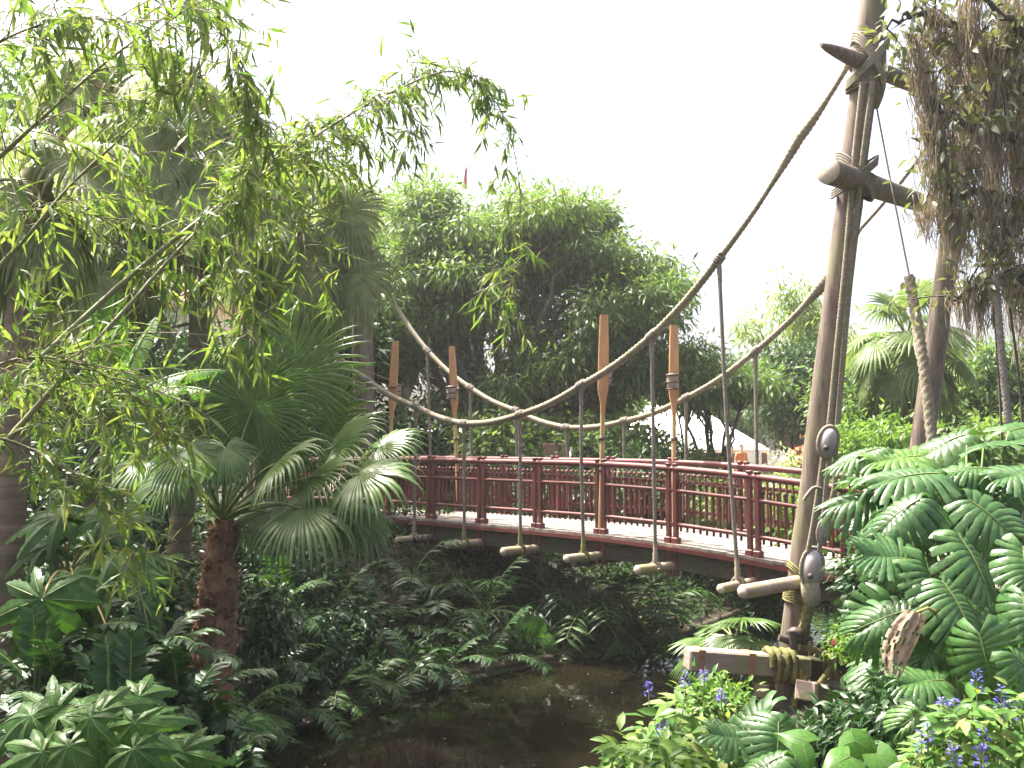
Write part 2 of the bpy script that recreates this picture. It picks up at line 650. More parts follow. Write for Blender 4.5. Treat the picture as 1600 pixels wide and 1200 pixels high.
def solid_mat(name, c1, c2, scale=6, rough=.7, bump=.3, stretch=(1, 1, 1), c3=None, spec=.4, dist=.01, detail=6, metal=0):
    """two or three tones mixed by noise (stretch > 1 squeezes the noise along that axis), with bump"""
    m, nt, N, L = new_mat(name)
    out = N.new('ShaderNodeOutputMaterial')
    p = N.new('ShaderNodeBsdfPrincipled')
    tc = N.new('ShaderNodeTexCoord')
    mp = N.new('ShaderNodeMapping')
    mp.inputs['Scale'].default_value = stretch
    L.new(tc.outputs['Object'], mp.inputs['Vector'])
    n1 = N.new('ShaderNodeTexNoise')
    n1.inputs['Scale'].default_value = scale
    n1.inputs['Detail'].default_value = detail
    n1.inputs['Roughness'].default_value = .65
    L.new(mp.outputs[0], n1.inputs['Vector'])
    ramp = N.new('ShaderNodeValToRGB')
    e = ramp.color_ramp.elements
    e[0].position, e[1].position = .32, .68
    e[0].color, e[1].color = (*c1, 1), (*c2, 1)
    L.new(n1.outputs['Fac'], ramp.inputs[0])
    col = ramp.outputs[0]
    if c3:
        n2 = N.new('ShaderNodeTexNoise')
        n2.inputs['Scale'].default_value = scale * .35
        n2.inputs['Detail'].default_value = 5
        L.new(tc.outputs['Object'], n2.inputs['Vector'])
        r2 = N.new('ShaderNodeValToRGB')
        r2.color_ramp.elements[0].position, r2.color_ramp.elements[1].position = .48, .66
        L.new(n2.outputs['Fac'], r2.inputs[0])
        mx = N.new('ShaderNodeMix')
        mx.data_type = 'RGBA'
        L.new(r2.outputs[0], mx.inputs[0])
        L.new(col, mx.inputs[6])
        mx.inputs[7].default_value = (*c3, 1)
        col = mx.outputs[2]
    L.new(col, p.inputs['Base Color'])
    p.inputs['Roughness'].default_value = rough
    p.inputs['Specular IOR Level'].default_value = spec
    p.inputs['Metallic'].default_value = metal
    if bump:
        bp = N.new('ShaderNodeBump')
        bp.inputs['Strength'].default_value = bump
        bp.inputs['Distance'].default_value = dist
        L.new(n1.outputs['Fac'], bp.inputs['Height'])
        L.new(bp.outputs[0], p.inputs['Normal'])
    L.new(p.outputs[0], out.inputs['Surface'])
    return m

# ================================================================== materials of the place
M_rail = solid_mat('maroon_paint', (.105, .027, .026), (.155, .044, .040), 5, .52, .12, c3=(.09, .032, .026), spec=.35)
M_deck = solid_mat('deck_board', (.14, .125, .11), (.24, .215, .195), 9, .8, .4, (1, 1, 1), (.27, .24, .19))
M_beam = solid_mat('dark_timber', (.035, .03, .022), (.085, .07, .05), 7, .85, .5, (1, 1, 3), (.06, .065, .03))
M_mast = solid_mat('mast_timber', (.075, .056, .045), (.22, .17, .135), 6, .8, .9, (4, 4, .45), (.16, .15, .085))
M_log = solid_mat('log_timber', (.22, .16, .12), (.36, .28, .22), 8, .7, .5, (1, 1, 1), (.25, .25, .10))
M_end = solid_mat('cut_end', (.36, .29, .23), (.5, .42, .34), 14, .8, .3)
M_rope = solid_mat('hemp_rope', (.17, .145, .11), (.33, .285, .215), 22, .9, .5, c3=(.20, .19, .10))
M_ropedark = solid_mat('old_rope', (.13, .115, .095), (.25, .22, .18), 22, .9, .5)
M_moss_rope = solid_mat('mossy_rope', (.11, .10, .035), (.24, .21, .085), 16, .95, .6, c3=(.085, .095, .025))
M_orange = solid_mat('lantern_wood', (.42, .21, .085), (.56, .31, .14), 5, .6, .3, (3, 3, .4))
M_pole = solid_mat('lantern_pole', (.36, .24, .11), (.5, .35, .18), 6, .6, .3, (3, 3, .6))
M_lantern = solid_mat('lantern_cage', (.20, .15, .12), (.34, .27, .22), 12, .6, .4)
M_iron = solid_mat('iron', (.05, .04, .035), (.10, .07, .055), 14, .6, .4)
M_rust = solid_mat('rusty_strap', (.20, .10, .06), (.33, .19, .12), 10, .8, .4)
M_block = solid_mat('block_shell', (.34, .30, .31), (.46, .41, .42), 8, .55, .2, c3=(.28, .24, .22))
M_plank = solid_mat('weathered_timber', (.20, .155, .125), (.33, .26, .215), 6, .8, .5, (1, 1, 4), (.20, .20, .09))
M_palebox = solid_mat('pale_timber', (.34, .27, .13), (.46, .37, .20), 8, .8, .4)
M_soil = solid_mat('soil', (.020, .016, .010), (.05, .04, .024), 1.5, .95, .7, c3=(.025, .04, .012), dist=.05)
M_curb = solid_mat('pond_rim', (.04, .03, .018), (.085, .062, .04), 4, .85, .5)
M_path = solid_mat('paving', (.32, .24, .20), (.42, .33, .28), 2, .85, .2)
M_roofw = solid_mat('white_roof', (.72, .70, .68), (.82, .80, .78), 2, .6, .05)
M_rooft = solid_mat('pink_tile', (.52, .27, .22), (.66, .38, .31), 6, .8, .4, (1, 1, 1))
M_wall = solid_mat('cream_wall', (.62, .54, .46), (.72, .64, .56), 2, .85, .1)
M_dark = solid_mat('dark_opening', (.02, .02, .018), (.04, .035, .03), 2, .8, 0)
M_brownwall = solid_mat('brown_boards', (.10, .055, .035), (.17, .10, .07), 5, .8, .3, (1, 1, .3))

# ================================================================== bridge frame
BX0, BY0 = -195.3 * 19.3 / FPX, 19.3
BDX, BDY = 76.47 * 19.3 / FPX, -.0498 * 19.3
BD = nz(np.array([BDX, BDY, 0]))
BN = np.array([-BD[1], BD[0], 0])       # across the bridge, away from the camera
if BN[1] < 0:
    BN = -BN
UP = np.array([0, 0, 1.0])
BW = 1.85


def deckz(t):
    return 2.0 - .021 * max(0, t - 3.5) ** 2 - .012 * min(0, t) ** 2


def BP(t, o=0.0, z=0.0):
    return np.array([BX0 + BDX * t, BY0 + BDY * t, deckz(t) + z]) + BN * o


def onplane(u, v, o):
    """world point on the upright plane that runs along the bridge at offset o, seen at pixel u, v"""
    lo, hi = -8.0, 13.0
    z = 3.0
    for _ in range(4):
        lo, hi = -8.0, 13.0
        for k in range(50):
            m = (lo + hi) / 2
            p = BP(m, o)
            p[2] = z
            if px(p)[0] < u:
                lo = m
            else:
                hi = m
        p = BP(lo, o)
        z = at(u, v, p[1])[2]
    p[2] = z
    return p


# ================================================================== ground and water
WATER = np.array([(-2.7, 1), (-2.9, 8), (-2.95, 10.5), (-2.75, 12.1), (-2.05, 13.3), (-.92, 14.4), (.5, 15.7), (2.63, 17.4), (4.5, 20), (7, 26), (10, 27),
                  (9, 22), (6.5, 17.5), (5.3, 14.8), (4.3, 12.3), (2.7, 9.9), (1.7, 8), (1.0, 5.5), (.9, 1)])


def water_sd(X, Y):
    P = np.stack([X.ravel(), Y.ravel()], 1)
    d = np.full(len(P), 1e9)
    ins = np.zeros(len(P), bool)
    n = len(WATER)
    for i in range(n):
        a, b = WATER[i], WATER[(i + 1) % n]
        ab = b - a
        t = np.clip(((P - a) @ ab) / (ab @ ab), 0, 1)
        d = np.minimum(d, np.linalg.norm(P - a - t[:, None] * ab, axis=1))
        c = ((a[1] > P[:, 1]) != (b[1] > P[:, 1])) & (P[:, 0] < (b[0] - a[0]) * (P[:, 1] - a[1]) / (b[1] - a[1] + 1e-12) + a[0])
        ins ^= c
    return np.where(ins, -d, d).reshape(X.shape)


BEND = BP(9.6, BW / 2)


def ground(X, Y):
    X = np.asarray(X, float)
    Y = np.asarray(Y, float)
    d = water_sd(X, Y)
    s = np.clip(d / 5.0, 0, 1)
    z = .10 + 1.72 * (s * s * (3 - 2 * s)) ** .8
    z = z + .06 * np.sin(X * 1.3) * np.cos(Y * 1.1) * s
    z = np.where(d < 0, .10 + np.clip(d * 1.2, -.8, 0), z)
    k = np.clip(1.6 - np.hypot(X - BEND[0], Y - BEND[1]) / 3.0, 0, 1)
    return np.maximum(z, k * (deckz(9.6) - .12))


def gz(x, y):
    return float(ground(np.array([x]), np.array([y]))[0])


gx = np.unique(np.concatenate([np.linspace(-140, -30, 10), np.linspace(-30, -8, 23), np.linspace(-8, 12, 61), np.linspace(12, 34, 23), np.linspace(34, 140, 10)]))
gy = np.unique(np.concatenate([np.linspace(-40, -2, 10), np.linspace(-2, 30, 97), np.linspace(30, 60, 16), np.linspace(60, 180, 8)]))
GX, GY = np.meshgrid(gx, gy)
GZ = ground(GX, GY)
V = np.stack([GX.ravel(), GY.ravel(), GZ.ravel()], 1)
nx = len(gx)
i = (np.arange(len(gy) - 1)[:, None] * nx + np.arange(nx - 1)[None]).ravel()
mb = MB().add(V, np.stack([i, i + 1, i + nx + 1, i + nx], 1))
struct('ground', mb, M_soil)

m, nt, N, L = new_mat('pond_water')
out = N.new('ShaderNodeOutputMaterial')
p_ = N.new('ShaderNodeBsdfPrincipled')
p_.inputs['Base Color'].default_value = (.016, .015, .007, 1)
p_.inputs['Roughness'].default_value = .06
p_.inputs['IOR'].default_value = 1.33
tc = N.new('ShaderNodeTexCoord')
n1 = N.new('ShaderNodeTexNoise')
n1.inputs['Scale'].default_value = 3.5
n1.inputs['Detail'].default_value = 4
bp = N.new('ShaderNodeBump')
bp.inputs['Strength'].default_value = .05
bp.inputs['Distance'].default_value = .05
L.new(tc.outputs['Object'], n1.inputs['Vector'])
L.new(n1.outputs['Fac'], bp.inputs['Height'])
L.new(bp.outputs[0], p_.inputs['Normal'])
n3 = N.new('ShaderNodeTexNoise')
n3.inputs['Scale'].default_value = .55
n3.inputs['Detail'].default_value = 5
n3.inputs['Distortion'].default_value = .8
L.new(tc.outputs['Object'], n3.inputs['Vector'])
rp = N.new('ShaderNodeValToRGB')
rp.color_ramp.elements[0].position, rp.color_ramp.elements[1].position = .40, .64
rp.color_ramp.elements[0].color = (.0025, .0026, .0014, 1)
rp.color_ramp.elements[1].color = (.009, .0075, .0038, 1)
L.new(n3.outputs['Fac'], rp.inputs[0])
L.new(rp.outputs[0], p_.inputs['Base Color'])
p_.inputs['Roughness'].default_value = .03
p_.inputs['IOR'].default_value = 1.33
L.new(p_.outputs[0], out.inputs['Surface'])
M_water = m
mb = MB().add([(-4, 0, .02), (12, 0, .02), (12, 29, .02), (-4, 29, .02)], np.array([[0, 1, 2, 3]]))
struct('water', mb, M_water, False)
# low rim along the far bank
mb = MB()
rim = catmull([(x, y, .05) for x, y in WATER[2:9]], 8)
tube(mb, rim, .075, 8)
struct('pond_kerb', mb, M_curb)
# path on the far side, beyond the planting
mb = MB()
mb.add([(-40, 33, 1.86), (60, 29, 1.86), (60, 40, 1.86), (-40, 42, 1.86)], np.array([[0, 1, 2, 3]]))
struct('path', mb, M_path, False)

# floating specks on the water
mb = MB()
k = 170
P = np.stack([RNG.uniform(-2.5, 4.5, k), RNG.uniform(9.5, 19, k)], 1)
P = P[water_sd(P[:, 0], P[:, 1]) < -.15]
k = len(P)
loc = np.concatenate([P, np.full((k, 1), .028)], 1)
d = np.concatenate([RNG.normal(0, 1, (k, 2)), np.zeros((k, 1))], 1)
inst(mb, (np.array([[0, 0, 0], [-.3, .5, 0], [0, 1, 0], [.3, .5, 0.]]), np.array([[0, 3, 2, 1]])), leaf_frames(d, np.tile([0, 0, 1.0], (k, 1))), loc, RNG.uniform(.010, .04, k) )
M_speck = solid_mat('fallen_petal', (.22, .17, .10), (.4, .36, .28), 3, .8, 0)
o = mb.build('floating_debris', M_speck)
o['kind'] = 'stuff'

# ================================================================== the bridge
bridge = thing('footbridge', 'arched wooden footbridge with maroon railings crossing the dark pond', 'bridge', BP(3, BW / 2))
mb = MB()
t = -4.0
dt = .145 / np.hypot(BDX, BDY)
k = 0
while t < 9.7:
    tm = t + dt / 2
    a, b = BP(t + .03 * dt, 0), BP(t + .97 * dt, 0)
    j = RNG.normal(0, .0035)
    c0, c1 = BP(tm, -.09, -.022 + j), BP(tm, BW + .09, -.022 + j)
    box(mb, (c0 + c1) / 2, (b - a) / 2, (c1 - c0) / 2, UP * .02)
    t += dt
mb.build('deck', M_deck, bridge, False)
ts = np.linspace(-4, 9.7, 56)
for o in (-.10, BW + .10):
    mb = MB()
    P = np.array([BP(q, o, -.075) for q in ts])
    for a, b in zip(P[:-1], P[1:]):
        bar(mb, a, b + (b - a) * .02, .035, .055)
    mb.build('edge_board', M_rail, bridge, False)
for o, w in ((.05, .13), (BW - .05, .13), (BW / 2, .13)):
    mb = MB()
    P = np.array([BP(q, o, -.235) for q in ts])
    for a, b in zip(P[:-1], P[1:]):
        bar(mb, a, b + (b - a) * .02, w, .27)
    mb.build('girder', M_beam, bridge, False)
for q in (-1.2, 1.2, 3.6, 6.0):
    mb = MB()
    bar(mb, BP(q, -.05, -.47), BP(q, BW + .05, -.47), .16, .16, bev=.015)
    mb.build('cross_beam', M_beam, bridge, False)
# stone abutment where the bank goes under the right end
mb = MB()
for q in range(26):
    c = BP(RNG.uniform(6.6, 9.2), RNG.uniform(-.2, BW + .2), 0)
    c[2] = RNG.uniform(-.2, 1.1)
    s = RNG.uniform(.25, .5)
    prof = [(0.01, -s), (s * .7, -s * .75), (s, -.2 * s), (s * .95, .3 * s), (s * .6, s * .75), (.01, s * .85)]
    lathe(mb, c, RNG.normal(0, .3, 3) + UP, prof, 9)
ab = mb.build('abutment', M_beam, bridge)

SP_ = .062                       # half the gap between the two posts of a pair
rail_w = np.hypot(BDX, BDY)
bal = MB()
tube(bal, [(0, 0, .17), (0, 0, .83)], .019, 6)
lathe(bal, (0, 0, .83), UP, [(.012, 0), (.03, .012), (.034, .03), (.024, .05), (.004, .058)], 8)
ME_bal = bal.mesh('baluster', M_rail)
for side in (0, 1):
    o = 0.0 if side == 0 else BW
    so = -1 if side == 0 else 1
    for tt in range(-3, 9):
        for s in (-1, 1):
            tq = tt + s * SP_ / rail_w
            post = MB()
            b0, b1 = BP(tq, o, -.46), BP(tq, o, 1.115)
            c = (b0 + b1) / 2
            box(post, c, BD * .033, BN * .033, UP * (b1 - b0)[2] / 2, 0, .006)
            po = post.build('railing_post', M_rail, bridge, False)
            sh = MB()
            box(sh, BP(tq, o, .035), BD * .055, BN * .055, UP * .05, 0, .01)
            box(sh, BP(tq, o + so * .03, -.06), BD * .05, BN * .04, UP * .05, 0, .01)
            sh.build('post_shoe', M_rail, po, False)
            cp = MB()
            box(cp, BP(tq, o, 1.125), BD * .037, BN * .037, UP * .013, 0, .006)
            cp.build('post_cap', M_rail, po, False)
        if tt < 8:
            a, b = tt + SP_ / rail_w, tt + 1 - SP_ / rail_w
            panel = MB()
            tube(panel, [BP(a, o, 1.06), BP((a + b) / 2, o, 1.06), BP(b, o, 1.06)], .048, 12)
            pn = panel.build('top_rail', M_rail, bridge)
            for h in (.75, .27):
                r_ = MB()
                tube(r_, [BP(a, o, h), BP(b, o, h)], .030, 10)
                r_.build('lower_rail', M_rail, pn)
            nb = 11
            for q in range(nb):
                tq = a + (b - a) * (q + .5) / nb
                # balusters stand just inside the rails
                place('baluster', ME_bal, pn, BP(tq, o - so * .045, 0))
            # short stub rails join the two posts of the pair
        st = MB()
        for h, rr in ((1.06, .040), (.75, .026), (.27, .026)):
            tube(st, [BP(tt - SP_ / rail_w, o, h), BP(tt + SP_ / rail_w, o, h)], rr, 8)
        st.build('rail_joint', M_rail, bridge)

# log outriggers under the near and far edge
LOGT = [0, 1, 2, 3, 4, 5, 6]
HOFF = .40
for side in (0, 1):
    so = -1 if side == 0 else 1
    o = 0 if side == 0 else BW
    for k in LOGT:
        mb = MB()
        a = BP(k, o - so * .10, -.33)
        b = BP(k, o + so * .80, -.33 + RNG.normal(0, .012)) + BD * RNG.normal(0, .03)
        P = np.array([a + (b - a) * q for q in np.linspace(0, 1, 6)])
        rr = .066 * RNG.uniform(.92, 1.1)
        tube(mb, P, np.array([1, 1.0, .98, .99, 1.0, .97]) * rr, 12, 0, False)
        lathe(mb, b, nz(b - a), [(rr * .97, -.001), (rr * .9, .008), (.001, .010)], 12, 1)
        mb.build('log_outrigger', [M_log, M_end], bridge)

# ================================================================== main ropes, left and right masts
near_px = [(470, 468), (512, 540), (575, 595), (650, 635), (725, 662), (812, 648), (908, 602), (1018, 525), (1123, 405), (1250, 215), (1328, 97)]
OFFN = -HOFF
OFFF = BW + HOFF
nearP = [onplane(u, v, OFFN) for u, v in near_px]
far_px = [(668, 548), (735, 606), (805, 641), (885, 668), (975, 658), (1072, 622), (1180, 549), (1288, 442), (1345, 357), (1478, 188)]
farP = [onplane(u, v, OFFF) for u, v in far_px]
ft = np.array([(p[0] - BN[0] * OFFF - BX0) / BDX for p in farP])


def knots_rope(P, r, mat, name, label, cat, group, knots, rvar=None):
    o_ = thing(name, label, cat, P[len(P) // 2], group)
    mb = MB()
    # straight runs between the knots with a little sag
    pts = []
    for a, b in zip(P[:-1], P[1:]):
        for q in np.linspace(0, 1, 7)[:-1]:
            p = a + (b - a) * q
            p = p - UP * .035 * math.sin(PI * q) * np.linalg.norm(b - a)
            pts.append(p)
    pts.append(P[-1])
    rope_tube(mb, pts, r, r * 4.2, smooth=False, rvar=rvar)
    mb.build('strand', mat, o_)
    for k in knots:
        kb = MB()
        d = nz(P[k + 1] - P[k - 1])
        wraps(kb, P[k], d, r * 1.12, 4, r * .42)
        kb.build('knot', M_ropedark, o_)
    return o_


def fr_(P, k):
    s = np.concatenate([[0], np.cumsum(np.linalg.norm(np.diff(np.array(P), axis=0), axis=1))])
    return s[k] / s[-1]


f8, f9 = fr_(nearP, 8), fr_(nearP, 9)
NEARV = ([0, f8 - .02, f8 + .02, f9 - .05, f9 - .01, f9 + .01, f9 + .04, .99, 1], [1, 1, .78, .62, 1.15, 1.15, .62, .6, .9])
knots_rope(nearP, .049, M_rope, 'main_rope', 'thick near main rope sagging from the tall right mast across the bridge front', 'rope', 'main suspension ropes', range(1, 9), NEARV)
farL = [onplane(607, 458, OFFF)] + farP
f7 = fr_(farL, 8)
FARV = ([0, f7 - .03, f7 - .005, f7 + .005, f7 + .03, fr_(farL, 9), 1], [1, .9, 1.7, 1.7, .6, .5, .6])
knots_rope(farL, .049, M_rope, 'main_rope', 'thick main rope sagging along the far side of the bridge', 'rope', 'main suspension ropes', range(1, 8), FARV)
# splice bulge high on the near rope
HN = ['hanger rope nearest the fan palm on the left', 'hanger rope in front of the left near lantern post', 'hanger rope second right of the left near lantern post',
      'hanger rope at the lowest sag of the near main rope', 'near hanger rope where the two main ropes cross', 'hanger rope just left of the right near lantern post',
      'hanger rope between the two right lantern posts', 'long thin hanger rope nearest the tall right mast']
GH = 'near side hanger ropes'


def hanger(top, bot, label, group, r=.024):
    o_ = thing('hanger_rope', label, 'rope', bot, group)
    mb = MB()
    mid = (top + bot) / 2 + RNG.normal(0, .008, 3)
    rope_tube(mb, [top, mid, bot], r, r * 5, n=10)
    mb.build('strand', M_ropedark, o_)
    mb = MB()
    L_ = top - bot
    n_ = nz(L_)
    lathe(mb, top - n_ * .33, n_, [(r * 1.0, 0), (r * 1.35, .03), (r * 1.25, .10), (r * 1.55, .15), (r * 1.4, .23), (r * 1.7, .31)], 9)
    mb.build('upper_splice', M_ropedark, o_)
    mb = MB()
    lathe(mb, bot - n_ * .02, n_, [(r * 1.7, 0), (r * 1.95, .05), (r * 1.6, .10), (r * 1.75, .16), (r * 1.3, .20), (r * 1.4, .25), (r * 1.0, .31)], 10)
    wraps(mb, bot - UP * .05, BN, .082, 2.2, .018, rx=.082)
    mb.build('lower_splice', M_moss_rope if RNG.random() < .4 else M_rope, o_)
    return o_


tops = nearP[1:9]
for k in range(8):
    tt = [-1, 0, 1, 2, 3, 4, 5, 6][k]
    bot = BP(tt, OFFN, -.33)
    bot[2] += .06
    hanger(tops[k], bot, HN[k] , GH)
HF = ['far hanger rope left of the left far lantern post', 'far hanger rope right of the left far lantern post', 'far hanger rope seen beside a near hanger in the bridge middle', 'far hanger rope at the lowest sag of the far main rope',
      'far hanger rope between the right pair of lantern posts', 'far hanger rope just right of the right far lantern post', 'far hanger rope in front of the white roof']
for k in range(7):
    tt = ft[k]
    bot = BP(round(tt) if abs(tt - round(tt)) < .35 else tt, OFFF, -.33)
    bot[2] += .06
    hanger(farP[k], bot, HF[k], 'far side hanger ropes', .027)

# right mast frame -------------------------------------------------
mb0 = at(1221, 1105, 12.62)
mb0[2] = -.3
mt = at(1373, -60, 11.62)
mdir = nz(mt - mb0)


def mastp(v):
    lo, hi = 0.0, 1.0
    for _ in range(40):
        m_ = (lo + hi) / 2
        if px(mb0 + (mt - mb0) * m_)[1] > v:
            lo = m_
        else:
            hi = m_
    return mb0 + (mt - mb0) * lo


FW = BN * 3.05
frame = thing('bridge_mast', 'tall leaning timber mast pair with spars beside the bridge on the right', 'mast frame', (mb0[0], mb0[1], 0))
mb = MB()
P = np.array([mb0 + (mt - mb0) * q for q in np.linspace(0, 1, 24)])
P[1:-1] += RNG.normal(0, .008, (22, 3))
tube(mb, P, np.linspace(.178, .148, 24), 18)
mb.build('pole', M_mast, frame)
mb = MB()
f0, f1 = mb0 + FW + UP * .6 , mt + FW
P = np.array([f0 + (f1 - f0) * q for q in np.linspace(0, 1, 20)])
tube(mb, P, np.linspace(.175, .135, 20), 16)
mb.build('pole', M_mast, frame)
# splice cheek on the upper mast
mb = MB()
a, b = mastp(172) + np.array([.17, -.05, 0]), mastp(60) + np.array([.06, -.05, 0])
P = np.array([a + (b - a) * q for q in np.linspace(0, 1, 8)])
tube(mb, P, [.03, .08, .11, .12, .12, .12, .12, .11], 10)
mb.build('mast_cheek', M_mast, frame)
# upper spar (pointed) and lower spar (round end)
c = mastp(102) + np.array([0, -.26, 0])
d = nz(at(1440, 138, c[1] + .9) - at(1283, 70, c[1] - .35))
tipu = at(1283, 70, c[1] - .35)
mb = MB()
P = np.array([tipu + d * q for q in (0, .12, .3, .6, 1.0, 1.6, 2.4, 3.3)])
tube(mb, P, [.022, .05, .07, .095, .10, .10, .09, .08], 12)
mb.build('spar', M_mast, frame)
c = mastp(282) + np.array([0, -.29, .0])
a = at(1294, 267, c[1] - .34)
b = at(1500, 338, px and c[1] + 2.0)
mb = MB()
P = np.array([a + (b - a) * q for q in np.linspace(0, 1.06, 9)])
tube(mb, P, np.linspace(.150, .100, 9), 16, 0, False)
lathe(mb, a, nz(a - b), [(.149, -.001), (.14, .012), (.001, .015)], 16, 1)
mb.build('spar', [M_mast, M_end], frame)
# lashings
mb = MB()
for v, n, ti in ((70, 6, .02), (98, 9, .1), (124, 6, -.08)):
    wraps(mb, mastp(v), mdir, .185, n, .017, 0, ti)
for ti in (.28, -.28):
    wraps(mb, mastp(100) + np.array([0, -.06, 0]), mdir, .21, 4, .017, 0, ti)
mb.build('lashing', M_rope, frame)
mb = MB()
for ti in (.22, -.22, .05):
    wraps(mb, mastp(280) + np.array([0, -.1, 0]), mdir, .235, 4, .016, 0, ti)
mb.build('lashing', M_ropedark, frame)
mb = MB()
q = mastp(0) + FW
fm = f0 + (f1 - f0) * ((c[2] - f0[2]) / (f1[2] - f0[2]))
for ti in (.12, -.12, 0):
    wraps(mb, fm, nz(f1 - f0), .19, 5, .02, 0, ti)
mb.build('lashing', M_ropedark, frame)
# stub log low on the mast with its lashing
c = mastp(912)
a = at(1160, 925, c[1] - .62)
b = at(1238, 911, c[1] - .22)
mb = MB()
P = np.array([a + (b - a) * q for q in np.linspace(0, 1.5, 8)])
tube(mb, P, .082, 14, 0, False)
lathe(mb, a, nz(a - b), [(.081, -.001), (.072, .012), (.001, .016)], 14, 1)
mb.build('stub_log', [M_log, M_end], frame)
mb = MB()
for vv, n, ti in ((900, 3, .14), (915, 4, -.1), (930, 5, .0)):
    wraps(mb, mastp(vv), mdir, .192, n, .016, 0, ti)
mb.build('lashing', M_moss_rope, frame)

# mooring timbers round the mast foot
tim = thing('mooring_timber', 'heavy weathered beam with rusty straps lashed across the mast foot', 'timber', at(1165, 1032, 12.2))
a, b = at(1073, 1029, 12.05), at(1262, 1042, 12.30)
mb = MB()
bar(mb, a, b, .25, .255, bev=.02)
mb.build('beam', M_plank, tim, False)
for u in (.09, .50):
    mb = MB()
    q = a + (b - a) * u
    dd = nz(b - a)
    bar(mb, q - dd * .04, q + dd * .04, .262, .267)
    mb.build('strap', M_rust, tim, False)
mb = MB()
bar(mb, at(1258, 1042, 12.62), at(1398, 1056, 12.9), .24, .25, bev=.02)
mb.build('rear_beam', M_beam, tim, False)
mb = MB()
for u, n in ((1208, 2), (1232, 2), (1291, 2)):
    q = a + (b - a) * ((u - 1073) / 189.0)
    if u > 1262:
        q = at(1291, 1044, 12.6)
    s = np.linspace(0, 2 * PI * n, 24 * n)
    dd = nz(b - a)
    e = 3.0
    cs, sn = np.cos(s), np.sin(s)
    rr = 1.0 / (np.abs(cs) ** e + np.abs(sn) ** e) ** (1 / e)
    nrm = nz(np.cross(dd, UP))
    Pq = q + nrm * (cs * rr * .165)[:, None] + UP * (sn * rr * .17)[:, None] + dd * ((s / (2 * PI) - n / 2) * .085)[:, None]
    rope_tube(mb, Pq, .036, .15, smooth=False, seg=9)
for pts in ([(1300, 995), (1310, 1020), (1296, 1048), (1275, 1075)], [(1250, 1010), (1278, 1018), (1300, 1040), (1312, 1062)], [(1262, 1055), (1245, 1080), (1240, 1110)]):
    rope_tube(mb, [at(u, v, 12.1) for u, v in pts], .036, .16, seg=9)
mb.build('rope_binding', M_moss_rope, tim)
# winch cleat on the beam
mb = MB()
tube(mb, [at(1217, 996, 12.0), at(1232, 1000, 12.0), at(1268, 998, 12.1)], [.04, .055, .025], 9)
tube(mb, [at(1238, 986, 11.95), at(1240, 1014, 11.95)], [.05, .04], 9)
lathe(mb, at(1243, 990, 12.1), UP, [(.02, -.05), (.1, -.02), (.11, .03), (.05, .07), (.005, .08)], 10)
mb.build('cleat', M_iron, tim)
for (u0, v0, y0, u1, v1, y1, w, lab) in ((1258, 1079, 11.55, 1330, 1092, 12.6, .21, 'short square timber end under the beam, right of the mast foot'), (1188, 1080, 12.5, 1230, 1078, 13.2, .16, 'small pale timber end under the beam, left of the mast foot')):
    pt = thing('timber_stub', lab, 'timber', at(u0, v0, y0))
    a, b = at(u0, v0, y0), at(u1, v1, y1)
    dd = nz(b - a)
    mb = MB()
    bar(mb, a, b, w * 1.15, w, bev=.01)
    mb.build('beam', M_plank, pt, False)
    mb = MB()
    for q in (0.02, .36):
        bar(mb, a + dd * q, a + dd * (q + .05), w * 1.15 + .012, w + .012)
    mb.build('band', M_palebox, pt, False)

# tackle: two falls of rope beside the mast, two blocks
def mast_front(u, v, k=.30):
    return at(u, v, mastp(v)[1] - k)


for (up_, lab) in (([(1348, 128), (1333, 267), (1323, 390), (1309, 530), (1296, 662)], 'left of two ropes running down the tall right mast'),
                   ([(1364, 128), (1346, 267), (1333, 390), (1320, 530), (1309, 662)], 'right of two ropes running down the tall right mast')):
    o_ = thing('mast_rope', lab, 'rope', mast_front(*up_[-1]), 'ropes running down the mast')
    mb = MB()
    rope_tube(mb, [mast_front(*q) for q in up_], .030, .12)
    mb.build('strand', M_rope, o_)


def block(u, v, h, w, tilt, label):
    c = mast_front(u, v, .36)
    o_ = thing('pulley_block', label, 'pulley', c, 'wooden pulley blocks on the mast')
    ax = np.array([math.sin(tilt), 0, math.cos(tilt)])
    mb = MB()
    s = np.linspace(0, PI, 12)
    lathe(mb, c, ax, [(max(.004, w / 2 * math.sin(q) ** .8), -h / 2 * math.cos(q)) for q in s], 18)
    mb.build('shell', M_block, o_)
    mb = MB()
    q = np.linspace(0, 2 * PI, 40)
    sx = np.cross(ax, [0, -1, 0])
    P = c + ax * (h * .54 * np.cos(q))[:, None] + sx * (w * .56 * np.sin(q))[:, None] + np.array([0, -.02, 0])
    rope_tube(mb, P, .021, .09, smooth=False, seg=8)
    mb.build('strop', M_rope, o_)
    mb = MB()
    lathe(mb, c + ax * (-h * .22) + np.array([-.03, -w * .40, 0]), np.array([-.2, -1, .1]), [(.001, .05), (.03, .045), (.035, .02), (.036, 0)], 10)
    mb.build('sheave_pin', M_iron, o_)
    return o_


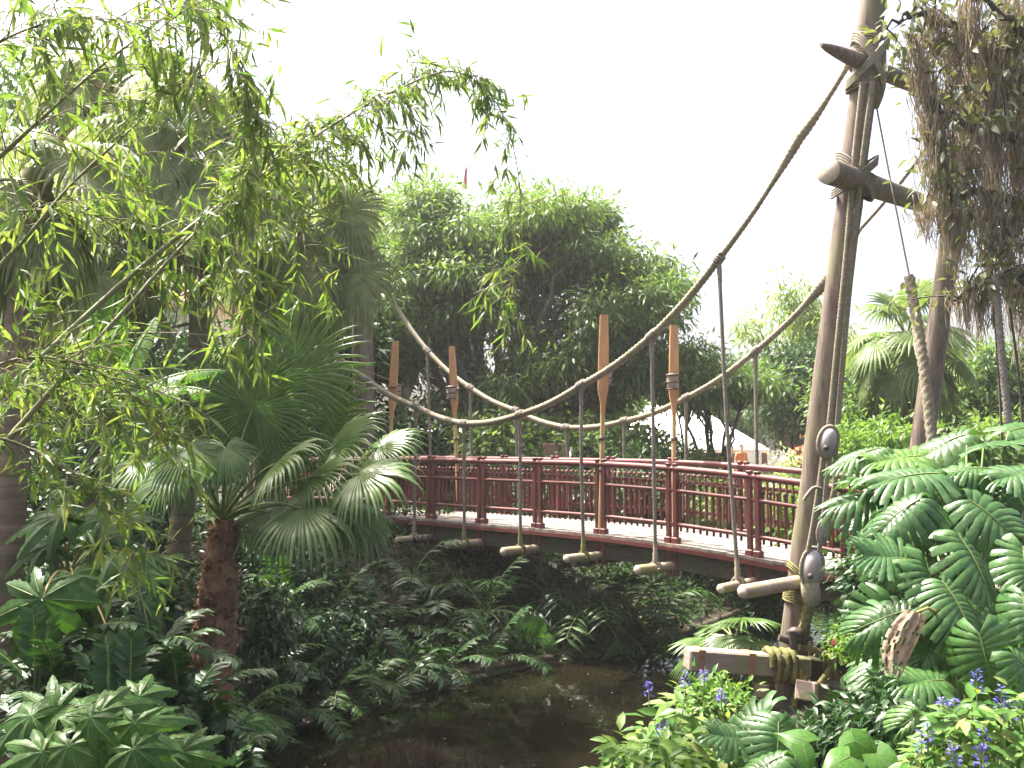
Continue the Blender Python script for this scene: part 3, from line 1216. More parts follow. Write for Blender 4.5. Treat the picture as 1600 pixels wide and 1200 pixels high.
block(1293, 690, .34, .205, .22, 'upper egg shaped wooden pulley block on the right mast')
block(1268, 886, .43, .235, .15, 'lower egg shaped wooden pulley block hanging beside the mast')
tk = thing('tackle_rope', 'ropes of the tackle strung between the two pulley blocks', 'rope', mast_front(1285, 800, .36))
mb = MB()
for pts in ([(1286, 712), (1278, 770), (1270, 820), (1262, 864)], [(1296, 714), (1290, 770), (1286, 822), (1279, 862)], [(1306, 702), (1304, 760), (1290, 815), (1284, 850)]):
    rope_tube(mb, [mast_front(u, v, .37) for u, v in pts], .026, .11)
mb.build('strand', M_rope, tk)
mb = MB()
lathe(mb, mast_front(1285, 832, .38), np.array([.1, 0, 1]), [(.02, -.16), (.06, -.1), (.075, 0), (.06, .1), (.03, .16)], 10)
mb.build('knot', M_ropedark, tk)
mb = MB()
rope_tube(mb, [mast_front(1284, 764, .40), mast_front(1272, 762, .44), mast_front(1262, 772, .46), mast_front(1256, 782, .46)], .018, .09)
mb.build('rope_end', M_rope, tk)
mb = MB()
lathe(mb, mast_front(1267, 925, .37), np.array([-.10, 0, 1]), [(.07, -.16), (.105, -.1), (.115, .02), (.11, .1), (.07, .16)], 12)
mb.build('whipping', M_rope, tk)
mb = MB()
rope_tube(mb, [mast_front(1266, 935, .37), mast_front(1260, 965, .37), mast_front(1254, 992, .36)], .058, .22)
mb.build('thick_end', M_moss_rope, tk)
# backstay on the right
bs = thing('backstay', 'thin line turning into thick twisted rope crossing the rear mast', 'rope', at(1458, 705, 10.6))
mb = MB()
a, b, c = mastp(168) + np.array([.17, -.05, 0]), at(1421, 432, 11.1), at(1460, 720, 10.6)
tube(mb, [a, (a + b) / 2 - UP * .02, b], .010, 6)
mb.build('thin_line', M_ropedark, bs)
mb = MB()
rope_tube(mb, [b, at(1443, 570, 10.8), c], .052, .26, n=14, amp=.26)
mb.build('thick_rope', M_rope, bs)
# far stay that runs between spar and mast in front of the sky
# left mast frame: near mast seen behind the palms
lm0 = at(578, 955, 20.1)
lm0[2] = .1
lm1 = at(551, 258, 20.3)
lf = thing('bridge_mast', 'grey timber mast with cross spar behind the hanging palm fronds on the left', 'mast frame', lm0)
mb = MB()
P = np.array([lm0 + (lm1 - lm0) * q for q in np.linspace(0, 1, 14)])
tube(mb, P, np.linspace(.23, .085, 14), 14)
mb.build('pole', M_mast, lf)
mb = MB()
a, b = lm0 + np.array([-.35, 2.4, 0]), lm1 + np.array([-.1, 2.6, -2.2])
tube(mb, [a, (a + b) / 2, b], [.2, .18, .15], 12)
mb.build('pole', M_mast, lf)
mb = MB()
a = at(440, 453, 19.2)
b = onplane(612, 450, OFFF)
tube(mb, [a, (a + b) / 2, b], .115, 12)
lathe(mb, a, nz(a - b), [(.115, -.001), (.1, .012), (.001, .015)], 12, 1)
mb.build('spar', [M_mast, M_end], lf)
mb = MB()
for ti in (.12, -.12):
    wraps(mb, onplane(478, 458, OFFN), nz(b - a), .14, 4, .03, 0, ti)
mb.build('lashing', M_ropedark, lf)
# thin line that swings from the left trees to the lantern post
o_ = thing('thin_line', 'thin slack cord strung from the left foliage to the near left lantern post', 'cord', at(612, 582, 19.0))
mb = MB()
P = catmull([at(150, 525, 8.0), at(260, 520, 9.5), at(380, 530, 12), at(470, 548, 15), at(560, 575, 18), at(620, 598, 19.2)], 8)
tube(mb, P, .007, 5)
mb.build('cord', M_rope, o_)

# ================================================================== lantern posts (oar shaped)
def lantern_post(t, o, vtop, utop, lantern_side, label):
    b = BP(t, o, -.05)
    ztop = at(utop, vtop, b[1])
    top = np.array([ztop[0], b[1], ztop[2]])
    H = top - b
    f = lambda q: b + H * q
    o_ = thing('lantern_post', label, 'lantern post', b, 'paddle shaped lantern posts on the bridge')
    mb = MB()
    tube(mb, [f(0), f(.25), f(.5), f(.585)], [.047, .043, .036, .034], 10)
    mb.build('pole', M_pole, o_)
    mb = MB()
    qs = [.56, .60, .655, .67, .85, 1.0]
    ws = [.034, .042, .078, .082, .078, .062]
    rows = []
    for q, w in zip(qs, ws):
        c = f(q)
        th = .035
        X_ = np.array([1.0, 0, 0])
        Y_ = np.array([0, 1.0, 0])
        k = .72
        rows.append([c - X_ * w - Y_ * th * k, c - X_ * w * k - Y_ * th, c + X_ * w * k - Y_ * th, c + X_ * w - Y_ * th * k, c + X_ * w + Y_ * th * k, c + X_ * w * k + Y_ * th, c - X_ * w * k + Y_ * th, c - X_ * w + Y_ * th * k])
    V = np.array(rows).reshape(-1, 3)
    i = (np.arange(len(qs) - 1)[:, None] * 8 + np.arange(8)[None])
    i2 = (np.arange(len(qs) - 1)[:, None] * 8 + (np.arange(8)[None] + 1) % 8)
    mb.add(V, [np.stack([i, i2, i2 + 8, i + 8], -1).reshape(-1, 4), np.array([[40, 41, 42, 43, 44, 45, 46, 47]])])
    mb.build('paddle_blade', M_orange, o_, False)
    for q, r1_, r2_, hh in ((.30, .03, .053, .03), (.44, .03, .053, .03), (.735, .05, .097, .014)):
        mb = MB()
        lathe(mb, f(q), nz(H), [(r1_, -hh), (r2_, -hh + .002), (r2_ + .001, hh - .002), (r1_, hh)], 10)
        mb.build('metal_band', M_iron, o_)
    c = f(.715) + np.array([.05 if lantern_side > 0 else -.05, lantern_side * .15, 0])
    mb = MB()
    lathe(mb, c, UP, [(.01, -.125), (.075, -.12), (.085, -.105), (.092, 0), (.095, .10), (.085, .12)], 14)
    lt = mb.build('lantern', M_lantern, o_)
    mb = MB()
    lathe(mb, c, UP, [(.098, .10), (.11, .105), (.11, .13), (.05, .15), (.005, .155)], 14)
    mb.build('lantern_cap', M_iron, lt)
    mb = MB()
    for h in (-.11, .0):
        lathe(mb, c, UP, [(.09, h - .012), (.104, h - .01), (.104, h + .01), (.09, h + .012)], 14)
    mb.build('lantern_ring', M_iron, lt)
    return o_


lantern_post(4, 0, 492, 944, 1, 'tallest orange paddle lantern post on the near rail, right of centre')
lantern_post(4, BW, 508, 1053, -1, 'orange paddle lantern post on the far rail with its lantern facing, right pair')
lantern_post(0, 0, 533, 618, 1, 'leaning orange paddle lantern post beside the hanging palm fronds')
lantern_post(0, BW, 541, 706, -1, 'orange paddle lantern post on the far rail, left pair, in front of dark tree')

# ================================================================== foliage materials
L_tree = leaf_mat('tree_leaf', [(.075, .13, .034), (.11, .18, .05), (.155, .23, .07)], .42, .45)
L_tree2 = leaf_mat('pale_tree_leaf', [(.07, .13, .03), (.11, .19, .05), (.15, .23, .07)], .45, .4)
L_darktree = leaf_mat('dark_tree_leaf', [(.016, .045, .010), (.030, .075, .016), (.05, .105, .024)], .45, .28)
L_bam = leaf_mat('bamboo_leaf', [(.07, .135, .03), (.11, .18, .045), (.15, .22, .065), (.22, .25, .08)], .45, .45)
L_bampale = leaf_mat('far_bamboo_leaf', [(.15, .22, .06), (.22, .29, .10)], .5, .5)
L_palm = leaf_mat('fan_palm_leaf', [(.07, .135, .028), (.095, .17, .038)], .34, .32, spec=.5)
L_palmold = leaf_mat('hanging_palm_leaf', [(.16, .205, .07), (.20, .24, .10), (.25, .275, .13)], .5, .38, tcol=(1.1, 1.2, .75))
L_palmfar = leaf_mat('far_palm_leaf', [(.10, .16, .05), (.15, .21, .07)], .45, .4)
L_ban = leaf_mat('banana_leaf', [(.06, .15, .02), (.075, .18, .025)], .38, .5)
L_mon = leaf_mat('split_leaf', [(.048, .115, .028), (.06, .14, .034), (.05, .12, .036), (.10, .20, .03)], .36, .28, spec=.5, byobj=True, vein=14)
L_fats = leaf_mat('lobed_leaf', [(.034, .092, .015), (.045, .112, .018), (.062, .14, .024)], .40, .4, byobj=True, vein=16)
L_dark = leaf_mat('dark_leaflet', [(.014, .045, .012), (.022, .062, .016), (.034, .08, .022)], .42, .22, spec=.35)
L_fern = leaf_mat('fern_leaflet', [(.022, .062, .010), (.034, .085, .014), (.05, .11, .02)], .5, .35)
L_bright = leaf_mat('bright_leaf', [(.075, .16, .03), (.11, .20, .035), (.16, .25, .05)], .42, .45)
L_var = leaf_mat('variegated_leaf', [(.05, .13, .025), (.075, .17, .03), (.10, .20, .04), (.13, .23, .045), (.30, .34, .12)], .42, .38)
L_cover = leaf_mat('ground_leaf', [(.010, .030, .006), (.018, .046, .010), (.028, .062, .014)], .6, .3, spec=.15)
L_moss = leaf_mat('hanging_moss', [(.24, .20, .145), (.34, .29, .215), (.43, .37, .28)], .9, .25, tcol=(1.1, 1, .8), spec=.1)
L_mosstree = leaf_mat('glossy_small_leaf', [(.075, .09, .04), (.12, .14, .065), (.18, .19, .10)], .32, .35, spec=.6)
L_dead = leaf_mat('dead_leaf', [(.23, .165, .115), (.32, .24, .18)], .8, .15, tcol=(1.1, .9, .7), vein=30)
L_hibrown = leaf_mat('brown_frond', [(.20, .15, .07), (.28, .21, .11)], .6, .3, tcol=(1.2, 1, .6))
F_blue = leaf_mat('blue_flower', [(.10, .08, .42), (.18, .14, .58)], .6, .2, tcol=(1, 1, 1.1))
F_red = leaf_mat('red_flower', [(.50, .09, .08), (.62, .20, .16)], .6, .3, tcol=(1, 1, 1))
F_white = leaf_mat('cream_leaf', [(.45, .48, .30), (.62, .62, .45), (.20, .30, .10)], .5, .3)
M_bark = solid_mat('tree_bark', (.045, .038, .032), (.11, .095, .08), 6, .9, .6, (2, 2, .6))
M_palmbark = solid_mat('palm_bark', (.10, .07, .045), (.20, .145, .10), 5, .9, .6, (.5, .5, 5), (.10, .10, .05))
M_fibre = solid_mat('palm_fibre', (.10, .045, .025), (.24, .12, .07), 14, .95, .8, (3, 3, 1), (.30, .17, .10))
M_culm = solid_mat('bamboo_culm', (.10, .115, .035), (.21, .20, .085), 5, .5, .2, (1, 1, 1), (.16, .12, .05))
M_stalk = solid_mat('green_stalk', (.10, .14, .04), (.17, .20, .06), 6, .5, .1)
M_ostalk = solid_mat('orange_stalk', (.28, .17, .06), (.36, .24, .09), 6, .5, .1)
M_twig = solid_mat('twig', (.10, .075, .045), (.19, .15, .09), 8, .8, .2)

T_d = diamond(.36)
T_dw = diamond(.6, .25, .15)
T_dn = diamond(.26, .2, .2)
T_bam = lance(.155, 3, .16, .3, .28)
T_leaf = lance(.42, 3, .25, .3, .4)
T_leafw = lance(.62, 4, .3, .25, .4)
T_long = lance(.2, 4, .35, .3, .35)


def pxm(Y):
    return Y / FPX


# ------------------------------------------------------------------ trees with crowns
def tree(name, label, base, blobs, ncl, nper, sig, tpl, size, mat, r0=.25, nlimb=14, fork=.35, droop=.5, group=None, bark=None, lo=.4, cat='tree', spread=0):
    o_ = thing(name, label, cat, base, group)
    base = np.asarray(base, float)
    cl = blob_points(blobs, ncl, lo)
    cen = np.mean([b[0] for b in blobs], axis=0)
    H = max(.05, cen[2] - base[2])
    mb = MB()
    fk = base + np.array([(cen[0] - base[0]) * .35, (cen[1] - base[1]) * .35, H * fork])
    limb(mb, base - UP * .2, fk, r0, r0 * .75, .0, 10, 8, .03)
    tg = cl[RNG.choice(len(cl), min(nlimb, len(cl)), False)]
    ends = []
    for q in tg:
        m_ = fk + (q - fk) * RNG.uniform(.4, .6) + UP * RNG.uniform(.0, .1) * H + RNG.normal(0, .05 * H, 3)
        limb(mb, fk + UP * RNG.uniform(-.1, .1), m_, r0 * .5, r0 * .24, .06, 7, 7, .08)
        limb(mb, m_, q, r0 * .24, r0 * .05, .03, 6, 7, .1)
        ends.append(m_)
    ends = np.array(ends)
    for q in cl[RNG.choice(len(cl), int(len(cl) * .35), False)]:
        k = np.argmin(np.linalg.norm(ends - q, axis=1) + RNG.uniform(0, .6, len(ends)))
        limb(mb, ends[k], q, r0 * .10, r0 * .025, .03, 4, 5, .12)
    mb.build('trunk', bark or M_bark, o_)
    mb = MB()
    leafy(mb, cl, nper, sig, tpl, size, 0, droop)
    mb.build('crown', mat, o_)
    return o_


def pblobs(lst, Y, dy):
    return [(at(u, v, Y + (e[0] if e else 0)), (ru * pxm(Y), dy, rv * pxm(Y))) for u, v, ru, rv, *e in lst]


def gp(u, Y, dz=0):
    x = (u - 800) / FPX * Y
    return np.array([x, Y, gz(x, Y) + dz])


bt = [(640, 430, 75, 85), (755, 375, 95, 62), (860, 378, 95, 50), (965, 425, 85, 55), (1000, 480, 50, 60), (820, 470, 200, 90), (700, 545, 120, 75),
      (930, 560, 130, 75), (1005, 560, 45, 55), (610, 520, 50, 70), (840, 620, 170, 45), (690, 340, 45, 30), (900, 355, 40, 25)]
sub_ = []
for u, v, ru, rv in bt:
    for k in range(3 + int(ru * rv / 2600)):
        a_, q_ = RNG.uniform(0, 2 * PI), RNG.uniform(.3, 1.0)
        f_ = RNG.uniform(.28, .5)
        sub_.append((u + ru * q_ * math.cos(a_), v + rv * q_ * math.sin(a_), 36 * RNG.uniform(.7, 1.3), 24 * RNG.uniform(.7, 1.3), RNG.uniform(-2.4, 1.5)))
for k in range(22):
    u, v, ru, rv = bt[[0, 1, 2, 3, 4, 11, 12, 9, 8][k % 9]]
    a_ = RNG.uniform(.1, PI - .1)
    sub_.append((u + ru * 1.12 * math.cos(a_), v - rv * 1.1 * math.sin(a_), 22 * RNG.uniform(.5, 1.3), 15 * RNG.uniform(.6, 1.3), RNG.uniform(-1.5, 1.5)))
sub_ += [(u, v, ru * .7, rv * .7, .6) for u, v, ru, rv in bt]
tree('broadleaf_tree', 'large dark green broadleaf tree with drooping leaf clusters behind the bridge middle', gp(742, 27), pblobs(sub_, 27, .9),
     1500, 50, (.30, .30, .16), T_dn, .25, L_tree, .42, 34, .22, .75, lo=.1)
tree('broadleaf_tree', 'paler yellow green tree rising behind the hanging palm fronds, left of the big tree', gp(600, 33),
     pblobs([(600, 360, 60, 50), (665, 335, 55, 40), (640, 400, 70, 60), (560, 430, 50, 70), (830, 325, 40, 24), (790, 345, 60, 25)], 33, 2), 360, 45, (.4, .4, .3), T_d, .26, L_tree2, .3, 12, .3)
tree('round_tree', 'dense round dark green tree beside the white roof, left of the tall mast', gp(1232, 33),
     pblobs([(1240, 585, 55, 38), (1255, 620, 45, 60), (1212, 615, 36, 40), (1270, 570, 30, 30), (1250, 650, 40, 40)], 33, 1.8), 420, 50, (.32, .32, .22), T_d, .2, L_darktree, .25, 12, .3)
tree('light_tree', 'light green spreading branches just right of the big tree, above the white roof', gp(1120, 26),
     pblobs([(1075, 555, 40, 18), (1130, 590, 60, 20), (1080, 605, 50, 26), (1175, 600, 30, 12)], 26, 1.6), 240, 34, (.34, .34, .16), T_dn, .22, L_tree2, .14, 10, .3, .6)
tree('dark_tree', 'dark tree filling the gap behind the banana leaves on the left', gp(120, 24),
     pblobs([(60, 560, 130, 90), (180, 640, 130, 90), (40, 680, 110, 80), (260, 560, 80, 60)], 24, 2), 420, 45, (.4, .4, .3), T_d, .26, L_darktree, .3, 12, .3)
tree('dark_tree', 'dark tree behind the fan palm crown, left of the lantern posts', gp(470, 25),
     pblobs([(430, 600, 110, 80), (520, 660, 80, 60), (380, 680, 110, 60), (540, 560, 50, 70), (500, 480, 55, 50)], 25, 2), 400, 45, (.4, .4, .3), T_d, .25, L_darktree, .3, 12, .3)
tree('light_tree', 'light yellow green tree in the top left corner behind the bamboo', gp(60, 17),
     pblobs([(40, 330, 80, 60), (110, 450, 120, 60), (330, 400, 60, 50), (10, 140, 70, 80)], 17, 1.2), 150, 40, (.3, .3, .22), T_d, .17, L_tree2, .2, 12, .3)

tree('light_tree', 'leafy tree between the hanging palm fronds and the bamboo tips, upper left', gp(395, 19),
     pblobs([(410, 310, 60, 50), (470, 290, 50, 40), (370, 400, 60, 50), (440, 400, 60, 50), (500, 370, 40, 40)], 19, 1.5), 200, 40, (.3, .3, .2), T_d, .2, L_tree2, .22, 14, .3)

for x_, y_, lab in ((-9.5, 15.5, 'green tree beyond the left picture edge, nearest the bamboo'), (-13, 21, 'green tree beyond the left picture edge, behind the nearest one'), (-11.5, 9.5, 'green tree beyond the left picture edge, level with the palm trunk')):
    g_ = np.array([x_, y_, gz(x_, y_)])
    tree('side_tree', lab, g_, [(g_ + np.array([0, 0, 3.0]), (1.7, 1.7, 1.5)), (g_ + np.array([.7, .3, 1.6]), (1.5, 1.5, 1.1)), (g_ + np.array([-.8, .4, 4.2]), (1.3, 1.3, 1.1))], 200, 40, (.3, .3, .2), T_d, .2, L_tree, .2, 12, .25)

# shrubs beyond the bridge
SH = [
    (600, 690, 60, 45, 23.5, 'dark shrub behind the railing below the leaning lantern post', L_darktree),
    (770, 690, 75, 42, 24, 'green shrub with drooping leaves behind the railing, left of centre', L_tree),
    (880, 690, 60, 40, 24.5, 'green shrub behind the railing where the far rope sags lowest', L_tree),
    (985, 695, 50, 34, 24.5, 'light green shrub behind the railing between the right lantern posts', L_tree2),
    (680, 700, 50, 40, 24.5, 'dark shrub behind the railing below the left far lantern post', L_darktree),
    (1060, 722, 40, 16, 25, 'low green shrub in front of the white roof', L_tree),
    (1340, 655, 60, 45, 25, 'dark green shrub right of the tall mast', L_tree),
    (1370, 690, 75, 35, 20, 'yellow green bush low down between the two right masts', L_bright),
    (1330, 600, 60, 55, 30, 'pale tall shrub behind the mast ropes', L_tree2),
    (1450, 640, 80, 45, 28, 'pale green shrub below the distant fan palm', L_tree2),
    (1560, 600, 80, 70, 27, 'pale yellow green shrub behind the hanging moss', L_tree2),
    (1560, 700, 90, 40, 18, 'green bush behind the tops of the split leaves at the right edge', L_tree),
    (1160, 790, 90, 40, 21, 'green bush seen through the right half of the railing', L_tree),
    (1290, 790, 60, 50, 18, 'yellow green bush seen through the railing beside the mast', L_bright),
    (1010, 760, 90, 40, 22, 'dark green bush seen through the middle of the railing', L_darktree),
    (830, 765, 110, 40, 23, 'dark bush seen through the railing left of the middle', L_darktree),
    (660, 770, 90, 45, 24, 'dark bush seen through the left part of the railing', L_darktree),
]
for u, v, ru, rv, Y, lab, mt_ in SH:
    b = gp(u, Y)
    tree('shrub', lab, b, pblobs([(u, v, ru, rv), (u - ru * .4, v + rv * .4, ru * .6, rv * .7), (u + ru * .5, v + rv * .3, ru * .55, rv * .6)], Y, 1.0), int(26 + ru * rv / 40), 40, (.24, .24, .17), T_d, .17 + .05 * (Y > 22), mt_, .06, 8, .1, .55, cat='shrub')

# distant feathery bamboo on the right
def plume(label, pts, Y, n, size, mat, wid):
    P = catmull([at(u, v, Y) for u, v in pts], 8)
    o_ = thing('bamboo_clump', label, 'bamboo', P[0])
    mb = MB()
    tube(mb, P, np.linspace(.05, .01, len(P)), 6)
    q = RNG.uniform(.15, 1, n) ** .8 * (len(P) - 1)
    c = np.stack([np.interp(q, np.arange(len(P)), P[:, k]) for k in range(3)], 1) + RNG.normal(0, 1, (n, 3)) * np.array([wid, wid, wid * .7])
    mb.build('stem', M_culm, o_)
    mb = MB()
    leafy(mb, c, 12, (.16, .16, .14), T_dn, size, 0, .8)
    mb.build('foliage', mat, o_)


for u, v, ru, rv, lab in ((1120, 640, 110, 50, 'hazy distant tree behind the white pavilion roof'), (980, 650, 90, 50, 'hazy distant tree behind the big broadleaf tree'), (1440, 630, 120, 60, 'hazy distant tree behind the pale fan palm'), (1310, 640, 70, 50, 'hazy distant tree behind the tall mast')):
    tree('distant_tree', lab, gp(u, 52), pblobs([(u, v, ru, rv), (u - ru * .5, v + 20, ru * .6, rv * .7), (u + ru * .5, v + 15, ru * .6, rv * .8)], 52, 2.0), 170, 42, (.5, .5, .35), T_d, .38, L_tree2, .3, 10, .3)
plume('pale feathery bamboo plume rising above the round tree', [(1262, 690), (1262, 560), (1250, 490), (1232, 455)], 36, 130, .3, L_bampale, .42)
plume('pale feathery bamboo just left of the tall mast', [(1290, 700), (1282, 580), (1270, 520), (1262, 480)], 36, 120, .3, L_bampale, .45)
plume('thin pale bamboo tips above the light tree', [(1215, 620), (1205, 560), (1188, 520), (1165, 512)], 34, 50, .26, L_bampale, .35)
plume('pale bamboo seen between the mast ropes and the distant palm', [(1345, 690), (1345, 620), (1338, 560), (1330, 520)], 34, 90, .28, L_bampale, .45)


# ------------------------------------------------------------------ palms
def palm_trunk(o_, P, r, fib=False):
    mb = MB()
    P = catmull(P, 8)
    P, q = resample(P, .035)
    if fib:
        tube(mb, P, np.asarray(r), 16, 0, True, lambda i, a: 1 + .07 * np.sin(i * 1.1 + 2 * np.sin(a * 3)) + .05 * np.sin(a * 7 + i))
    else:
        tube(mb, P, np.asarray(r), 16, 0, True, lambda i, a: 1 + .035 * np.sin(i * 1.3) + .02 * np.sin(a * 5 + i * .2))
    t_ = mb.build('trunk', M_fibre if fib else M_palmbark, o_)
    if fib:
        # old leaf bases and fibre tufts
        mb = MB()
        n = 300
        k = RNG.uniform(0, 1, n)
        idx = k * (len(P) - 1)
        c = np.stack([np.interp(idx, np.arange(len(P)), P[:, j]) for j in range(3)], 1)
        rr = np.interp(k, np.linspace(0, 1, len(r)), r)
        a = RNG.uniform(0, 2 * PI, n)
        rad = np.stack([np.cos(a), np.sin(a), 0 * a], 1)
        c = c + rad * rr[:, None] * .93
        d = rad * .55 + UP * RNG.choice([1, .7, -.5], n)[:, None] + RNG.normal(0, .25, (n, 3))
        inst(mb, lance(.45, 3, .3, .5, .2, .16), leaf_frames(d, -rad + RNG.normal(0, .2, (n, 3))), c, RNG.uniform(.06, .15, n))
        mb.build('leaf_base', M_fibre, t_)


def fan_palm(label, base, crown, r, nfr, rad, plen, mat=None, old=None, droop=.8, nseg=38, lo=-55, hi=70, fib=False, azr=(0, 360), custom=(), pr=.013, mid=None, spread=150, name='fan_palm'):
    base, crown = np.asarray(base, float), np.asarray(crown, float)
    o_ = thing(name, label, 'palm', base)
    pts = [base - UP * .1] + ([mid] if mid is not None else []) + [crown]
    palm_trunk(o_, pts, r, fib)
    for k in range(nfr):
        f = (k + .5) / nfr
        el_ = R(hi + (lo - hi) * f + RNG.normal(0, 6))
        az_ = R(azr[0] + ((k * 137.5) % 360) / 360 * (azr[1] - azr[0]) + RNG.normal(0, 8))
        hang = f > .55
        m_ = (old or mat) if hang else mat
        fr = fan_frond(crown + UP * RNG.uniform(-.15, .1), az_, el_, plen * RNG.uniform(.8, 1.15), rad * RNG.uniform(.85, 1.1), nseg, spread, .5, droop * (1.25 if hang else .85) * RNG.uniform(.8, 1.2), .7, pr, -.25 - .5 * f)
        fr.build('frond', [m_, M_stalk], o_)
    for hub, axis, face, rr, dr in custom:
        fr = fan_frond(crown, 0, 0, 1, rr, 46, 155, .52, dr, .5, pr, hub=hub, axis=axis, face=face)
        fr.build('frond', [mat, M_stalk], o_)
    return o_


def idir(deg, toward=0.0, lift=0.0):
    return np.array([math.cos(R(deg)), -toward, math.sin(R(deg)) + lift])


TC = np.array([0, -1.0, .25])
TU = np.array([0, -.55, 1.0])
Yp = 10.2
cust = [
    (at(368, 648, Yp + .5), idir(95), TC, 1.05, .25), (at(452, 590, Yp + .7), idir(62), TC, 1.0, .3),
    (at(270, 625, Yp + .8), idir(120), TC, .7, .3), (at(292, 703, Yp - .6), idir(-60, .9), TU, .66, .9),
    (at(478, 752, Yp - .2), idir(25, .5, .2), TU, .78, .7), (at(560, 742, Yp - .5), idir(0, .35, .25), TU, .80, .8),
    (at(470, 795, Yp - .6), idir(-10, .6, .1), TU, .84, .95), (at(240, 660, Yp + .2), idir(165, .2), TC, .8, .6),
    (at(352, 700, Yp - .5), idir(-75, .9), TU, .56, .9), (at(415, 700, Yp + .2), idir(40, .2), TC, .85, .6),
    (at(225, 720, Yp), idir(200, .5), TU, .7, .9), (at(590, 700, Yp + 1.2), idir(20, .2, .2), TU, .7, .7),
    (at(505, 660, Yp + .9), idir(45, .2), TC, .8, .5),
    (at(430, 725, Yp - .4), idir(35, .6, .1), TU, .74, .8), (at(520, 700, Yp + .2), idir(40, .3, .1), TU, .8, .6), (at(265, 745, Yp - .4), idir(215, .7), TU, .6, 1.0), (at(395, 640, Yp + .1), idir(80, .1), TC, .9, .45), (at(545, 800, Yp - .2), idir(-20, .4), TU, .7, 1.1),
    (at(420, 800, Yp + .2), idir(-30, .5, .1), TU, .8, 1.0),
]
pb = at(330, 1075, Yp)
pc = at(348, 812, Yp)
fan_palm('fan palm with shaggy red brown trunk and glossy fan leaves on the left bank', pb, pc, [.205, .215, .205, .19, .16, .11], 0, .8, .8, L_palm, fib=True, custom=cust)
fan_palm('tall fan palm with hanging skirt of fronds in the left upper part', gp(262, 12.5), at(285, 225, 11.5), [.16, .14, .13, .13, .12], 24, .95, .75, L_palmold, L_palmold, 1.0, hi=60, lo=-80, mid=at(312, 540, 12), custom=[(at(278, 205, 10.6), idir(90), TC, .72, .4), (at(245, 240, 10.5), idir(215), TC, .85, 1.0), (at(325, 250, 10.6), idir(-40), TC, .85, 1.0), (at(300, 300, 10.4), idir(-75, .5), TC, .8, 1.2), (at(215, 190, 11.2), idir(150), TC, .75, .7), (at(350, 200, 11.2), idir(35), TC, .75, .6)])
fan_palm('fan palm with ringed thick trunk at the left edge', gp(-2, 7.6), at(60, 270, 8.2), [.15, .14, .13, .13, .12], 18, .75, .6, L_palmold, L_palmold, 1.0, hi=60, lo=-85, mid=at(25, 620, 7.9))
fan_palm('slender fan palm with long hanging fronds in front of the grey left mast', gp(432, 15), at(468, 345, 14.5), [.17, .15, .13, .13, .12], 20, 1.15, .9, L_palmold, L_palmold, 1.25, hi=60, lo=-80, mid=at(405, 560, 15), spread=140, custom=[(at(525, 350, 13.8), idir(5, .2), TC, .85, .9), (at(520, 445, 13.8), idir(-20, .3), TC, 1.0, 1.2), (at(552, 425, 13.6), idir(-12, .2), TC, 1.05, 1.35), (at(545, 330, 13.7), idir(12, .1), TC, .75, .8), (at(430, 330, 13.6), idir(150), TC, .8, .8), (at(480, 420, 13.4), idir(-95, .3), TC, .9, 1.1), (at(430, 262, 13.8), idir(120), TC, .75, .5)])
fan_palm('fan palm with brownish old fronds at the top left behind the bamboo', gp(150, 14), at(165, 110, 13.5), [.15, .13, .12, .12], 14, .9, .7, L_palmold, L_hibrown, .9, hi=60, lo=-75)
fan_palm('fan palm with sunlit side fronds left of the banana plant', gp(185, 13), at(170, 415, 12.5), [.14, .13, .12], 13, .85, .7, L_palmold, L_palmold, .9, hi=65, lo=-50, custom=[(at(190, 390, 11.5), idir(170), TC, .8, .7), (at(150, 430, 11.4), idir(200), TC, .75, .9)])
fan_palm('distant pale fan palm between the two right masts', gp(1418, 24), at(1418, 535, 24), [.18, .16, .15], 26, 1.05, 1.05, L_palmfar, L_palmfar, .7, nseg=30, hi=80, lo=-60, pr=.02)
fan_palm('low glossy fan palm clump at the water edge behind the lashed beam', at(1150, 1030, 13.2), at(1150, 1010, 13.2), [.06, .05], 14, .58, .45, L_palm, L_palm, .5, nseg=26, hi=58, lo=5, azr=(90, 330), spread=110)


def feather_palm(label, base, nfr, L_, ll, mat, hi=80, lo=20, bend=1.1, group=None, name='feather_palm', nl=20, lw=.12, cat='palm', azr=(0, 360), vee=.25, droop=.3, stem=None):
    o_ = thing(name, label, cat, base, group)
    if stem:
        mb = MB()
        for k in range(stem[0]):
            a = RNG.uniform(0, 2 * PI)
            limb(mb, np.asarray(base) + np.array([math.cos(a), math.sin(a), 0]) * .1, np.asarray(base) + np.array([math.cos(a) * .25, math.sin(a) * .25, stem[1]]), stem[2], stem[2] * .7, 0, 6, 5, .02)
        mb.build('stem', M_stalk, o_)
    for k in range(nfr):
        f = (k + .5) / nfr
        el_ = R(hi + (lo - hi) * f + RNG.normal(0, 5))
        az_ = R(azr[0] + ((k * 137.5) % 360) / 360 * (azr[1] - azr[0]))
        b = np.asarray(base, float) + (UP * stem[1] if stem else 0) + RNG.normal(0, .04, 3)
        fr = pinnate(b, az_, el_, L_ * RNG.uniform(.75, 1.1), nl, ll, lw, bend * RNG.uniform(.8, 1.2), .6, droop, .010, vee=vee)
        fr.build('frond', [mat, M_stalk], o_)
    return o_


feather_palm('tall feathery palm with arching green fronds at the right behind the monstera', gp(1535, 13), 16, 2.3, .48, L_fern, bend=1.2, nl=24)
feather_palm('feathery palm beside the thick backstay rope', gp(1470, 15), 12, 1.9, .42, L_tree2, bend=1.3, nl=22)
feather_palm('feathery palm at the far right behind the hanging rope', gp(1610, 12), 12, 2.0, .44, L_fern, bend=1.2, nl=22)

